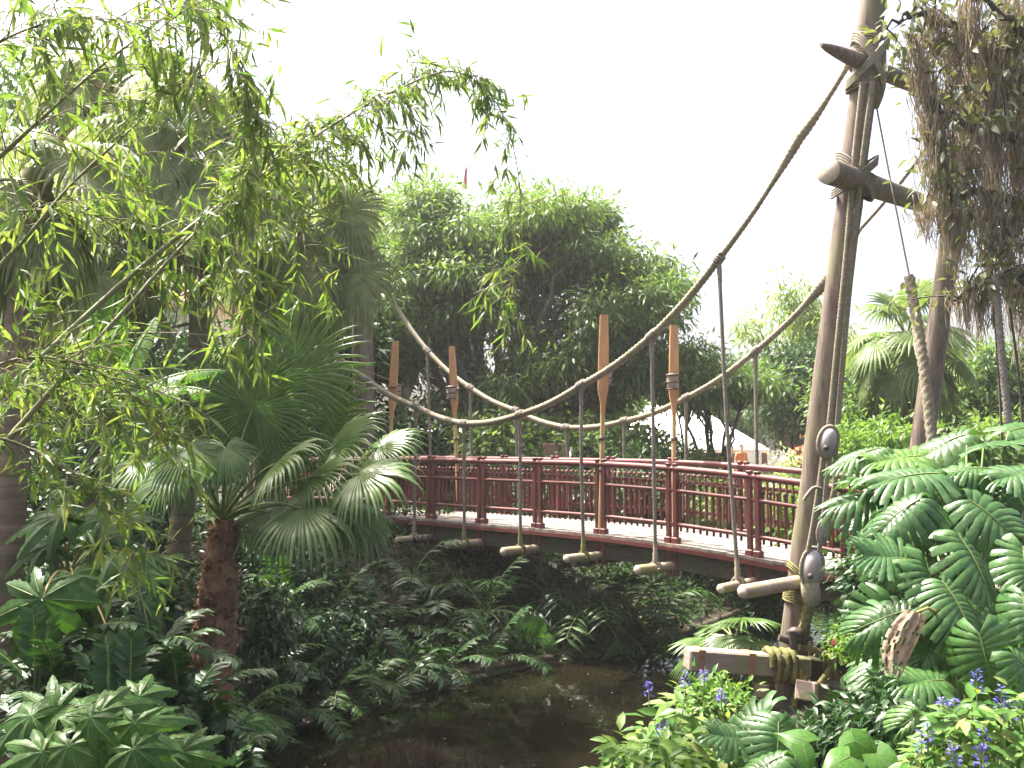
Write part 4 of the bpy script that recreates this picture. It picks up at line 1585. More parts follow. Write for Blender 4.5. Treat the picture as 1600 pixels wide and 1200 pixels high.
# banana
def banana(label, base, leaves, hs=.9, r=.09):
    base = np.asarray(base, float)
    o_ = thing('banana_plant', label, 'banana plant', base)
    mb = MB()
    tube(mb, [base - UP * .1, base + UP * hs * .5, base + UP * hs], [r, r * .85, r * .6], 10)
    mb.build('stem', M_stalk, o_)
    for (az_, el_, L_, W, bd) in leaves:
        banana_leaf(base + UP * hs, R(az_), R(el_), L_, W, bd).build('leaf', [L_ban, M_stalk], o_)


banana('banana plant with broad sunlit leaves behind the bamboo on the left', gp(168, 8.9), [(150, 78, 1.15, .20, .35), (185, 58, 1.05, .19, .7), (20, 52, 1.15, .17, 1.1), (-75, 50, .95, .19, 1.2), (60, 70, 1.1, .17, .6), (-20, 40, 1.15, .18, 1.0), (-120, 55, .9, .18, 1.1), (100, 82, 1.2, .19, .3)], at(168, 655, 8.9)[2] - gz(-3.6, 8.9), .07)
banana('banana plant whose leaf tip shows beside the rope, left of the grey mast', gp(440, 17), [(20, 55, 1.9, .25, 1.1), (160, 60, 1.6, .25, 1.0), (300, 50, 1.6, .25, 1.0), (60, 75, 1.8, .26, .6)], 2.2, .1)

# ------------------------------------------------------------------ bamboo
def bamboo(label, pts, r, t0, dens, lsize, tl=.5, nleaf=11, hang=.7, thick=1.0):
    """pts: (u, v, Y) along the culm"""
    P = catmull([at(*q) for q in pts], 10)
    P, q = resample(P, .05)
    o_ = thing('bamboo_culm', label, 'bamboo', P[0], None)
    rad = r * (1 - .9 * np.linspace(0, 1, len(P)) ** .55)
    nod = (np.arange(len(P)) % 7 == 0)
    rad = rad * np.where(nod, 1.18, 1.0)
    mb = MB()
    tube(mb, P, rad, 8)
    mb.build('stem', M_culm, o_)
    tw = MB()
    lv, ld, ls = [], [], []
    total = q[-1]
    n = int(dens * 1.65 * total * (1 - t0))
    T = nz(np.gradient(P, axis=0))
    for k in range(n):
        f = RNG.uniform(t0, 1)
        i_ = min(len(P) - 1, int(f * (len(P) - 1)))
        d = nz(RNG.normal(0, .8, 3) + T[i_] * .7 + UP * .15)
        L_ = tl * RNG.uniform(.5, 1.3)
        C, D = gcurve(P[i_], d, L_, 1.1 * hang, 6)
        tube(tw, C, np.linspace(.0035, .0012, len(C)) * thick, 4, 0, False)
        m_ = int(nleaf * RNG.uniform(.7, 1.3))
        s = RNG.uniform(.25, 1, m_) * 6
        lp = np.stack([np.interp(s, np.arange(7), C[:, j]) for j in range(3)], 1)
        lv.append(lp)
        ld.append(D * .5 + RNG.normal(0, .55 + .25 * (hang < .6), (m_, 3)) + np.array([0, 0, -.55 * hang]))
        ls.append(lsize * 1.0 * RNG.uniform(.6, 1.25, m_))
    tw.build('twig', M_twig, o_)
    lv, ld, ls = np.concatenate(lv), np.concatenate(ld), np.concatenate(ls)
    mb = MB()
    inst(mb, T_bam, leaf_frames(ld, UP + RNG.normal(0, .5, ld.shape)), lv, ls)
    mb.build('foliage', L_bam, o_)
    return o_


bamboo('dark bamboo culm crossing the top left corner', [(-60, 300, 5.0), (60, 190, 5.0), (150, 110, 5.1), (240, 40, 5.2), (340, -40, 5.4)], .017, .05, 16, .15)
bamboo('green bamboo culm running up from the left edge below the dark one', [(-60, 480, 5.4), (40, 372, 5.4), (110, 290, 5.5), (190, 215, 5.6), (310, 105, 5.8), (380, 30, 5.9)], .019, .15, 11, .14)
bamboo('long bamboo culm arching over the bridge with its tip hanging before the big tree', [(-50, 670, 5.2), (90, 535, 5.4), (200, 435, 5.6), (310, 345, 5.9), (420, 265, 6.3), (520, 195, 6.8), (620, 140, 7.3), (710, 112, 7.8), (775, 160, 8.2), (808, 260, 8.4), (812, 380, 8.4), (800, 500, 8.4)], .021, .30, 8.5, .15, .42, 10)
bamboo('bamboo culm just below the longest one with a short drooping tip', [(-50, 760, 5.0), (80, 610, 5.2), (190, 490, 5.4), (270, 400, 5.7), (360, 310, 6.0), (440, 240, 6.5), (520, 190, 6.9), (575, 185, 7.2), (612, 235, 7.4)], .021, .28, 11, .15, .42, 11)
bamboo('bamboo spray hanging down from the top edge, left of the open sky', [(120, -60, 5.5), (260, -20, 5.6), (345, 50, 5.7), (385, 140, 5.8), (398, 230, 5.8), (392, 330, 5.8)], .010, .2, 28, .14, .4, 12)
bamboo('low leafy bamboo branch reaching right over the banana leaves', [(-60, 600, 4.6), (30, 560, 4.7), (130, 570, 4.8), (210, 620, 4.9), (250, 690, 5.0)], .010, .05, 36, .12, .42, 13, .35)
bamboo('leafy bamboo branch drooping in front of the left palm trunk', [(-60, 680, 4.2), (20, 690, 4.3), (90, 730, 4.4), (160, 800, 4.5), (215, 880, 4.6)], .009, .05, 24, .115, .3, 12, .4)
bamboo('bamboo branch hanging in front of the fan palm crown', [(250, 330, 6.0), (330, 380, 6.1), (372, 450, 6.2), (385, 530, 6.2), (380, 590, 6.2)], .007, .1, 15, .16, .35, 10)
bamboo('thin bamboo shoot at the upper left edge', [(-50, 90, 4.6), (60, 40, 4.7), (170, 30, 4.8), (270, 60, 4.9), (330, 130, 5.0)], .010, .05, 24, .14, .45, 12)
bamboo('leafy bamboo branch before the tall fan palm skirt', [(20, 330, 5.4), (120, 330, 5.6), (230, 370, 5.8), (330, 450, 6.0)], .008, .05, 17, .14, .4, 11)
bamboo('bamboo branch with hanging tips left of the grey mast', [(300, 250, 6.4), (400, 300, 6.6), (470, 370, 6.8), (505, 450, 6.9)], .008, .1, 16, .13, .38, 10)

bamboo('leafy bamboo tip cluster leaning out over the open sky, left of centre', [(430, 260, 6.6), (500, 205, 6.9), (560, 165, 7.2), (610, 150, 7.4), (640, 190, 7.5), (640, 240, 7.5)], .006, .15, 19, .13, .3, 11, .7)
bamboo('bamboo tip cluster highest in the open sky, at the top of the arch', [(560, 190, 7.4), (640, 125, 7.6), (700, 105, 7.8), (745, 120, 8.0), (790, 190, 8.2)], .005, .35, 24, .13, .26, 11, .8)
bamboo('short leafy bamboo branch behind the long arching culm', [(330, 340, 6.4), (400, 270, 6.6), (470, 230, 6.8), (530, 250, 7.0)], .006, .1, 28, .13, .34, 11, .6)
bamboo('bushy bamboo branch at the left edge below the green culms', [(-60, 640, 5.4), (40, 600, 5.5), (120, 610, 5.6), (200, 650, 5.7)], .008, .05, 34, .12, .4, 13, .3)

# ------------------------------------------------------------------ left bank, near plants
ME_mon = [monstera_leaf(n_, s_, dr_, sd_).mesh('split_leaf', [L_mon, M_stalk]) for n_, s_, dr_, sd_ in ((11, 1, 1.0, .5), (12, 2, 1.35, -.8), (10, 3, .7, .9), (11, 4, 1.6, 0), (9, 5, 1.0, -1.4), (12, 6, .5, 1.6), (10, 7, 1.2, .6))]
ME_pal = [palmate_leaf(8, 140, .5, 1).mesh('lobed_leaf', [L_fats, M_stalk]), palmate_leaf(7, 130, .45, 2, .85).mesh('lobed_leaf', [L_fats, M_stalk])]
ME_heart = heart_leaf().mesh('heart_leaf', [leaf_mat('heart_leaf', [(.07, .17, .03), (.09, .21, .04)], .4, .45, byobj=True), M_stalk])


def leaf_M(tip, face, size):
    tip, face = nz(tip), np.asarray(face, float)
    n = nz(face - tip * np.dot(face, tip))
    s = np.cross(tip, n)
    return np.stack([s, tip, n], -1) * size


def leafy_plant(name, label, cat, root, leaves, meshes, stalk=M_stalk, sr=.012, group=None, stem_h=0.0):
    """leaves: (u, v, Y, size in px, tip angle in the picture, lift: 0 faces the camera, 1 faces up)"""
    root = np.asarray(root, float)
    o_ = thing(name, label, cat, root, group)
    top = root + UP * stem_h
    if stem_h:
        mb = MB()
        limb(mb, root - UP * .1, top, sr * 2.6, sr * 2, 0, 8, 5, .02)
        mb.build('stem', M_twig, o_)
    for k, (u, v, Y, spx, ang, lift) in enumerate(leaves):
        spx *= RNG.uniform(.86, 1.08)
        ang += RNG.normal(0, 9)
        c = at(u, v, Y)
        size = spx * pxm(Y)
        face = np.array([RNG.normal(0, .25), -(1 - lift * .75), .15 + lift]) + RNG.normal(0, .12, 3)
        tip = np.array([math.cos(R(ang)), 0, math.sin(R(ang))])
        M = leaf_M(tip - nz(face) * np.dot(tip, nz(face)), face, size)
        org = c - M[:, 1] * .42
        lf_ = place('leaf', meshes[k % len(meshes)], o_, org, M)
        mb = MB()
        m_ = (top + org) / 2 + UP * np.linalg.norm(org - top) * .22
        t_ = np.linspace(0, 1, 8)[:, None]
        P = (1 - t_) ** 2 * top + 2 * t_ * (1 - t_) * m_ + t_ * t_ * org
        tube(mb, P, np.linspace(sr, sr * .6, 8), 6)
        mb.build('stalk', stalk, o_)
    return o_


leafy_plant('rice_paper_plant', 'lobed leaf plant with orange stalks spreading from one stem, left of the palm trunk', 'shrub', gp(112, 7.6),
            [(60, 800, 7.4, 95, 170, .8), (150, 790, 7.6, 90, 100, .9), (205, 800, 7.5, 85, 10, .8), (225, 868, 7.3, 100, -20, .7), (120, 925, 7.0, 95, -80, .35), (45, 860, 7.4, 80, 200, .7), (50, 985, 6.6, 110, -110, .15),
             (195, 1000, 6.8, 100, -50, .5), (190, 850, 7.6, 80, 30, .9), (95, 760, 7.9, 80, 120, .9), (240, 900, 7.2, 70, -30, .6)], ME_pal, M_ostalk, .010, stem_h=max(.1, at(112, 905, 7.6)[2] - gz(-3.3, 7.6)))
leafy_plant('rice_paper_plant', 'bright lobed leaf plant in the bottom left corner', 'shrub', gp(150, 5.0),
            [(95, 1105, 5.0, 88, 120, .8), (160, 1090, 5.1, 88, 70, .8), (230, 1130, 5.0, 96, -10, .75), (60, 1165, 4.8, 96, 200, .7), (150, 1165, 4.8, 96, -70, .6), (265, 1180, 4.8, 84, -20, .8), (205, 1085, 5.3, 72, 30, .85), (15, 1120, 4.9, 80, 170, .7), (105, 1205, 4.6, 88, -90, .5), (285, 1150, 5.2, 64, 0, .8), (225, 1195, 4.6, 80, -60, .6), (60, 1100, 5.1, 80, 150, .3), (180, 1135, 4.9, 85, -45, .4), (120, 1150, 4.7, 85, -120, .3), (35, 1195, 4.6, 85, 220, .4), (250, 1100, 5.4, 75, 10, .5), (300, 1190, 5.0, 75, -30, .3), (205, 1165, 4.7, 85, -80, .25)], ME_pal, M_stalk, .009, stem_h=.25)
leafy_plant('rice_paper_plant', 'small yellowing lobed plant at the pond rim on the left', 'shrub', gp(385, 7.8) * np.array([1, 1, 0]) + UP * .4,
            [(400, 1130, 8.0, 60, -30, .6), (372, 1115, 8.2, 55, 120, .8), (395, 1150, 7.9, 50, -70, .5), (355, 1150, 8, 55, 200, .7)], ME_pal, M_stalk, .007)


def fern(label, base, n, L_, ll, mat, hi=75, lo=10, bend=1.2, nl=18, lw=.3, name='fern', cat='fern', azr=(0, 360), group=None, seg=2, vee=.15, droop=.3, fwd=.5):
    o_ = thing(name, label, cat, base, group)
    for k in range(n):
        f = (k + .5) / n
        el_ = R(hi + (lo - hi) * f + RNG.normal(0, 8))
        az_ = R(azr[0] + ((k * 137.5) % 360) / 360 * (azr[1] - azr[0]))
        fr = pinnate(np.asarray(base, float) + RNG.normal(0, .06, 3) * np.array([1, 1, .3]), az_, el_, L_ * RNG.uniform(.7, 1.15), nl, ll, lw, bend * RNG.uniform(.7, 1.2), fwd, droop, .006, seg=seg, vee=vee)
        fr.build('frond', [mat, M_stalk], o_)
    return o_


# dark glossy shrub with leaflets in the left foreground (several arching stems, each with its leaflets)
MAH = [(120, 960, 7.0, 'dark glossy leaflet shrub under the lobed leaf plant at left'), (235, 985, 7.0, 'dark glossy leaflet shrub left of the shaggy palm trunk foot'), (165, 1060, 6.3, 'dark glossy leaflet shrub behind the bright lobed plant'),
       (290, 1060, 6.8, 'dark glossy leaflet shrub in front of the shaggy palm trunk'), (330, 1130, 6.9, 'dark glossy leaflet shrub beside the pond rim at left'), (50, 1040, 6.5, 'dark glossy leaflet shrub at the left picture edge'), (340, 1190, 6.2, 'dark glossy leaflet shrub at the bottom edge beside the water')]
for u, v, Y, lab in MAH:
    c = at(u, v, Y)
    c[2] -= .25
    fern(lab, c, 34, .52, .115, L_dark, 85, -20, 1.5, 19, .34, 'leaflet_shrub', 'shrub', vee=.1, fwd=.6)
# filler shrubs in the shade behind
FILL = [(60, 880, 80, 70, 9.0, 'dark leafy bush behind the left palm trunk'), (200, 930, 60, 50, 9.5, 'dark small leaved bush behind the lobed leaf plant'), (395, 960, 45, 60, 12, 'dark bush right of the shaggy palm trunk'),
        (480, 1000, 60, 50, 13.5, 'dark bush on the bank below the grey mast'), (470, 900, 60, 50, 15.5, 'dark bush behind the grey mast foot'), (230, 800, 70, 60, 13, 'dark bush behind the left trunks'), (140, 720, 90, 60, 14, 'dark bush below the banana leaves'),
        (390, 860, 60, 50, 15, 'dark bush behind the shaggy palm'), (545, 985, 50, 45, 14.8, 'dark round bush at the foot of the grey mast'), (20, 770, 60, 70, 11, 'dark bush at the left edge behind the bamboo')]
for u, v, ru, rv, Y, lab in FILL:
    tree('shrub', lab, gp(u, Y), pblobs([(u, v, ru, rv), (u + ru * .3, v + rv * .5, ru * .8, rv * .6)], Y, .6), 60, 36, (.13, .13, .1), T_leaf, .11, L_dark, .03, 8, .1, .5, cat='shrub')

# far bank under the bridge ----------------------------------------
BANK = [  # L_dark ferns: the bank's deep shade is put into the leaf colour
    (460, 1085, 12.0, 10, .75, .20, L_fern, 'light fern on the rim where the pond bends, left'), (520, 1075, 13.0, 12, .7, .18, L_fern, 'fern on the pond rim below the shaded bush'),
    (580, 1050, 13.6, 12, .75, .2, L_fern, 'fern hanging over the pond rim, left of centre'), (640, 1040, 14.2, 12, .75, .2, L_dark, 'dark fern over the middle of the pond rim'),
    (700, 1020, 14.8, 14, .9, .22, L_dark, 'dark fern at the pond edge below the log outriggers'), (770, 1020, 15.3, 14, .85, .22, L_dark, 'dark fern at the pond edge left of the heart leaves'),
    (900, 1000, 16.2, 12, .8, .22, L_fern, 'fern at the pond edge right of the heart leaves'), (430, 1010, 12.5, 12, .8, .22, L_dark, 'dark fern between the two palm trunks'),
    (380, 1080, 11.0, 10, .7, .2, L_fern, 'fern beside the foot of the shaggy palm'), (610, 960, 15.6, 12, .9, .24, L_dark, 'dark fern on the bank right of the grey mast'),
    (680, 930, 16.5, 12, .95, .24, L_dark, 'dark fern high on the bank below the girder'), (520, 940, 15, 12, .9, .24, L_dark, 'dark fern left of the grey mast foot'), (440, 930, 13.5, 10, .8, .24, L_fern, 'fern with drooping leaves below the fan leaves'),
]
for u, v, Y, n, L_, ll, mt_, lab in BANK:
    c = at(u, v, Y)
    c[2] = max(c[2] - .25, .12)
    fern(lab, c, n, L_, ll, mt_, 75, -10, 1.5, 14, .26, vee=.1)
LADY = [(760, 925, 16.5, 12, 'arching palm clump with long leaflets under the bridge middle'), (860, 905, 17.0, 11, 'arching palm clump with long leaflets below the right log outriggers'), (930, 935, 16.6, 14, 'drooping bamboo palm at the dark end of the bank'), (985, 930, 16.9, 14, 'drooping bamboo palm nearest the water under the bridge'),
        (1020, 975, 17.4, 9, 'low drooping palm beside the dark channel'), (640, 890, 16.8, 8, 'arching palm clump below the left log outriggers')]
for u, v, Y, n, lab in LADY:
    c = at(u, v, Y)
    c[2] = max(c[2] - .35, .2)
    feather_palm(lab, c, n, 1.25, .36, L_fern if u > 900 else L_dark, 80, 5, 1.6, None, 'bamboo_palm', 11, .17, 'palm', droop=.5)  # L_dark clumps carry the shade under the bridge in their leaf colour
leafy_plant('elephant_ear', 'four pale green heart shaped leaves on the shaded bank under the bridge', 'elephant ear', at(835, 1010, 15.9),
            [(800, 1003, 15.8, 34, -110, .2), (828, 992, 15.8, 40, -85, .15), (847, 985, 15.9, 36, -40, .2), (818, 965, 16.0, 36, 70, .3), (862, 1005, 15.8, 30, -50, .3)], [ME_heart], M_stalk, .008)

# ground cover over the banks
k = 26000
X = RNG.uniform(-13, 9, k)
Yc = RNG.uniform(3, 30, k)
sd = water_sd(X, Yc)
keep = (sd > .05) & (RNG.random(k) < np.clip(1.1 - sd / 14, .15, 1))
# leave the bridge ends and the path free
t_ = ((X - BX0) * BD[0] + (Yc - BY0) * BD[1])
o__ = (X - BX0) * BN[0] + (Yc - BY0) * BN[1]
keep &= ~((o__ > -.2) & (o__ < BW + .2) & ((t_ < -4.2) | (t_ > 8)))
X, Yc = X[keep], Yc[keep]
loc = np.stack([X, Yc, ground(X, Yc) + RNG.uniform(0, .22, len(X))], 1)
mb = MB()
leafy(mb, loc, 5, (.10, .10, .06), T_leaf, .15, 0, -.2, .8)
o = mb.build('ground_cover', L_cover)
o['kind'] = 'stuff'

# ------------------------------------------------------------------ right bank: split leaf plants
leafy_plant('monstera', 'big glossy split leaf plant spreading beside the mast, upper right', 'monstera', gp(1500, 6.4) * np.array([1, 1, 0]) + UP * 1.3,
            [(1421, 738, 6.6, 113.5, 205, .95), (1524, 728, 6.7, 84.78, 185, .95), (1592, 738, 6.5, 89.24, 195, .95), (1400, 800, 6.3, 113.1, 205, .62), (1550, 803, 6.2, 107.1, -60, .55), (1389, 868, 6.1, 94.39, 195, .8), (1526, 872, 6.0, 99.95, -85, .45),
             (1458, 905, 6.0, 89.24, -115, .45), (1499, 940, 5.8, 93.7, -92, .45), (1602, 885, 5.9, 89.24, -80, .5), (1384, 962, 5.9, 96.88, 205, .5), (1365, 745, 6.9, 78.32, 190, .9), (1572, 690, 7.0, 98.16, 30, .9), (1470, 690, 7.4, 89.24, 170, .8), (1602, 665, 7.2, 80.32, 40, .8), (1345, 705, 7.2, 85, 190, .8), (1405, 712, 7.1, 90, 200, .85), (1345, 770, 6.9, 85, 200, .6), (1470, 765, 6.7, 95, -80, .6), (1400, 850, 6.5, 95, -100, .5), (1475, 740, 6.9, 95, 200, .7), (1545, 768, 6.8, 95, -95, .5), (1595, 775, 6.7, 95, -80, .5), (1440, 775, 6.8, 90, -110, .5), (1520, 745, 6.9, 95, 185, .7)], ME_mon, M_stalk, .014)
leafy_plant('monstera', 'split leaf plant lower down with the brightest green leaf above the blue flowers', 'monstera', gp(1560, 5.6) * np.array([1, 1, 0]) + UP * .9,
            [(1460, 1003, 5.9, 84.78, -120, .4), (1542, 1035, 5.5, 107.1, -88, .2), (1445, 1062, 5.7, 86.2, 205, .8), (1440, 1112, 5.7, 72.3, 215, .4), (1602, 965, 5.7, 98.16, -75, .4), (1547, 975, 5.9, 98.16, -70, .4), (1612, 1050, 5.4, 89.24, -70, .4), (1435, 1030, 5.9, 71.39, 200, .7)], ME_mon, M_stalk, .012)
leafy_plant('monstera', 'small split leaf plant at the bottom below the mast foot', 'monstera', gp(1235, 6.2) * np.array([1, 1, 0]) + UP * .8,
            [(1167, 1130, 6.3, 96.6, 190, .75), (1217, 1165, 6.0, 92, -110, .5), (1142, 1150, 6.1, 73.6, 200, .7), (1187, 1195, 5.8, 87.4, -150, .6)], ME_mon, M_stalk, .009)
leafy_plant('monstera', 'dark shaded split leaf plant filling the space behind the front split leaves', 'monstera', gp(1490, 7.6) * np.array([1, 1, 0]) + UP * .9,
            [(u + RNG.normal(0, 8), v + RNG.normal(0, 8), 7.2 + RNG.uniform(0, .7), 100, RNG.uniform(180, 330), RNG.uniform(.3, .9)) for u in (1390, 1435, 1485, 1540, 1600) for v in (800, 870, 940, 1010, 1070)], ME_mon, M_stalk, .011)
dl_ = thing('dead_leaf', 'brown withered split leaf with dark holes hanging among the green ones', 'leaf', at(1408, 965, 5.75))
md = withered_leaf().mesh('dead_leaf', [L_dead, M_ostalk])
lf_ = place('blade', md, dl_, at(1432, 957, 5.62), leaf_M((-.30, -.1, -1), (-.3, -1, .25), 1) @ np.diag([.34, .37, .34]))
mb = MB()
tube(mb, [at(1432, 957, 5.62), at(1450, 950, 5.75), at(1500, 975, 6.0)], [.008, .009, .010], 6)
mb.build('stalk', M_ostalk, dl_)
leafy_plant('elephant_ear', 'round green heart leaf plant at the bottom edge below the timber stub', 'elephant ear', gp(1300, 5.2) * np.array([1, 1, 0]) + UP * .6,
            [(1262, 1185, 5.2, 48, -100, .5), (1345, 1150, 5.3, 50, 60, .5), (1355, 1168, 5.2, 46, -30, .5), (1310, 1190, 5.0, 60, -120, .5), (1385, 1195, 5.0, 60, -60, .5), (1240, 1150, 5.5, 50, 120, .5)], [ME_heart], M_stalk, .006)


def flower_plant(label, root, region, n, nstem, spikes, mat, lsize, spike_h=.11, sr=.018):
    root = np.asarray(root, float)
    o_ = thing('flowering_plant', label, 'flowering plant', root)
    cl = np.array([at(*q) for q in region(n)])
    mb = MB()
    for q in cl[RNG.choice(len(cl), nstem, False)]:
        limb(mb, root + RNG.normal(0, .12, 3) * np.array([1, 1, 0]), q, .008, .004, .12, 5, 6, .03)
    mb.build('stem', M_stalk, o_)
    mb = MB()
    k = len(cl) * 7
    off = RNG.normal(0, 1, (k, 3))
    loc = np.repeat(cl, 7, 0) + off * .025
    d = off * np.array([1, 1, .3]) + np.array([0, -.2, -.05])
    inst(mb, T_leaf, leaf_frames(d, UP * 1.2 + RNG.normal(0, .35, (k, 3)) + np.array([0, -.4, 0])), loc, lsize * RNG.uniform(.6, 1.25, k))
    mb.build('foliage', mat, o_)
    for (u, v, Y) in spikes:
        c = at(u, v, Y)
        mb = MB()
        tube(mb, [c - UP * spike_h * 1.6 + RNG.normal(0, .01, 3), c - UP * spike_h * .5, c + UP * spike_h * .5], [.004, .004, .002], 5, 1)
        m_ = 46
        h = RNG.uniform(-.5, .55, m_)
        a = RNG.uniform(0, 2 * PI, m_)
        rr = sr * (1 - np.clip(h + .1, 0, 1) * .8)
        p = c + np.stack([np.cos(a) * rr, np.sin(a) * rr, h * spike_h], 1)
        dd = np.stack([np.cos(a), np.sin(a), .4 + 0 * a], 1)
        inst(mb, T_dw, leaf_frames(dd, np.tile(UP, (m_, 1)) + RNG.normal(0, .3, (m_, 3))), p, RNG.uniform(.014, .026, m_))
        mb.build('flower_spike', [F_blue, M_stalk], o_)
    return o_


flower_plant('blue flowered plant with pale variegated leaves in the bottom right corner', gp(1530, 4.9) * np.array([1, 1, 0]) + UP * 1.1,
             lambda n: [(RNG.uniform(1440, 1605), 0, 0) if 0 else (u_, RNG.uniform(max(1075, 1190 - (u_ - 1430) * 1.1), 1230), RNG.uniform(4.7, 5.3)) for u_ in RNG.uniform(1425, 1610, n)],
             85, 26, [(1526, 1064, 5.0), (1473, 1112, 4.9), (1492, 1110, 5.0), (1450, 1150, 4.8), (1462, 1145, 4.9), (1440, 1163, 4.8), (1537, 1155, 4.7), (1565, 1092, 5.0), (1576, 1112, 5.0), (1597, 1115, 4.9), (1532, 1185, 4.6), (1490, 1180, 4.7)], L_var, .115)
flower_plant('blue flowered plant with light green leaves at the bottom, left of the mast foot', gp(1060, 6.6) * np.array([1, 1, 0]) + UP * .7,
             lambda n: [(u_, RNG.uniform(1092 + abs(u_ - 1060) * .75, 1215), RNG.uniform(6.2, 7.2)) for u_ in RNG.uniform(965, 1165, n)],
             70, 26, [(1014, 1077, 6.6), (1070, 1062, 6.8), (1100, 1060, 6.9), (1036, 1137, 6.4), (1127, 1090, 6.9)], L_var, .155, .10)
flower_plant('light green leafy plant with green seed spikes beside the water at the bottom', gp(985, 6.0) * np.array([1, 1, 0]) + UP * .6,
             lambda n: [(u_, RNG.uniform(1140 + abs(u_ - 990) * .5, 1220), RNG.uniform(5.8, 6.4)) for u_ in RNG.uniform(930, 1090, n)],
             34, 14, [], L_bright, .12)
tree('shrub', 'small bush with pink flowers behind the rear beam', at(1335, 1040, 11.0), pblobs([(1335, 1005, 45, 28), (1360, 1020, 40, 25)], 11.0, .35), 60, 30, (.07, .07, .05), T_leaf, .07, L_bright, .015, 8, .1, .3, cat='shrub')
mb = MB()
fl = thing('flower', 'single bright pink flower above the rear beam', 'flower', at(1302, 1003, 10.6))
c = at(1302, 1003, 10.6)
a = np.arange(6) / 6 * 2 * PI
d = np.stack([np.cos(a), -.3 + 0 * a, np.sin(a)], 1)
inst(mb, T_dw, leaf_frames(d, np.tile([0, -1.0, .3], (6, 1))), np.tile(c, (6, 1)), .04)
mb.build('petal', F_red, fl)
mb = MB()
tube(mb, [c, c + np.array([.02, .05, -.2])], .003, 5)
mb.build('stalk', M_stalk, fl)
# dense dark planting round the right of the mast
RB = [(1330, 985, 22, 20, 11.6, 'dark bush right of the lower pulley block', L_dark), (1200, 960, 45, 40, 13.8, 'dark bush behind the stub log', L_dark), (1360, 900, 35, 50, 9.5, 'dark bush behind the left tips of the split leaves', L_dark), (1350, 1130, 60, 40, 8.5, 'dark shaded bush below the timber stub', L_dark),
      (1440, 1120, 70, 50, 7.2, 'dark shaded bush behind the blue flowers', L_dark), (1290, 1165, 30, 25, 9.0, 'dark bush at the mast foot', L_dark), (1120, 1100, 40, 14, 10.0, 'small bush with yellow green leaves under the lashed beam', L_var),
      (1280, 1105, 30, 18, 12.6, 'dark bush at the water behind the mast foot', L_dark), (1190, 900, 35, 25, 14.6, 'light green bush between the bridge girder and the stub log', L_bright)]
for u, v, ru, rv, Y, lab, mt_ in RB:
    b = gp(u, Y)
    tree('shrub', lab, b, pblobs([(u, v, ru, rv), (u + ru * .2, v + rv * .4, ru * .8, rv * .6)], Y, .4), 50, 32, (.10, .10, .08), T_leaf, .10, mt_, .02, 8, .1, .4, cat='shrub')

# ------------------------------------------------------------------ moss hung tree on the right
mtree = thing('moss_tree', 'tree hung with grey brown moss in the top right corner', 'tree', gp(1690, 10))
tb = WL[mtree.name]
mb = MB()
tp = at(1680, 60, 9.6)
limb(mb, tb - UP * .2, tp, .26, .16, 0, 12, 10, .02)
mb.build('trunk', M_bark, mtree)
BR = [[(1685, 260, 9.7), (1600, 140, 9.5), (1520, 60, 9.3), (1440, 20, 9.1), (1385, 45, 9.0)], [(1685, 200, 9.7), (1600, 60, 9.3), (1500, -20, 9.0)], [(1685, 330, 9.7), (1590, 220, 9.4), (1500, 190, 9.2), (1420, 130, 9.2)],
      [(1690, 420, 9.7), (1600, 330, 9.5), (1530, 300, 9.3), (1485, 320, 9.3)], [(1690, 480, 9.7), (1610, 430, 9.5), (1540, 440, 9.3), (1490, 470, 9.3)], [(1690, 150, 9.8), (1620, 20, 9.9), (1560, -40, 9.9)], [(1690, 300, 9.8), (1560, 110, 10.2), (1440, 60, 10.4)]]
cl, anch = [], []
for br in BR:
    mb = MB()
    P = catmull([at(*q) for q in br], 8)
    P[1:-1] += RNG.normal(0, .02, (len(P) - 2, 3))
    tube(mb, P, np.linspace(.075, .012, len(P)), 7)
    for k in range(16):
        a = P[RNG.integers(4, len(P))]
        b = a + RNG.normal(0, .28, 3) + np.array([0, 0, .02])
        limb(mb, a, b, .012, .004, .05, 4, 5, .1)
        cl += [b, (a + b) / 2]
        anch += [b, a]
    mb.build('branch', M_bark, mtree)
mb = MB()
leafy(mb, np.array(cl), 14, (.12, .12, .10), T_leaf, .115, 0, .2)
mb.build('crown', L_mosstree, mtree)


def moss(mb, p, L_, n, w):
    m_ = 18
    t = np.linspace(0, 1, m_)
    base = p + RNG.normal(0, 1, (n, 3)) * np.array([w, w, .05])
    ln = L_ * RNG.uniform(.3, 1.0, n)
    ph = RNG.uniform(0, 6.28, (n, 2))
    fr = RNG.uniform(6, 16, (n, 1))
    am = RNG.uniform(.012, .045, (n, 1))
    tt = t[None] * ln[:, None]
    conv = (1 - .45 * t)[None, :]
    x = p[0] + (base[:, :1] - p[0]) * conv + am * np.sin(fr * tt + ph[:, :1])
    y = p[1] + (base[:, 1:2] - p[1]) * conv + am * np.cos(fr * tt + ph[:, 1:])
    z = base[:, 2:] - tt
    C = np.stack([x, y, z], -1)
    wd = RNG.uniform(.003, .008, (n, 1)) * (1 - .6 * t)[None]
    a = RNG.uniform(0, PI, (n, 1)) + 3 * t[None]
    S = np.stack([np.cos(a), np.sin(a), 0 * a], -1) * wd[..., None]
    V = np.stack([C - S, C + S], 2).reshape(-1, 3)
    i = (np.arange(n)[:, None] * m_ + np.arange(m_ - 1)[None]).ravel() * 2
    mb.add(V, np.stack([i, i + 1, i + 3, i + 2], 1))


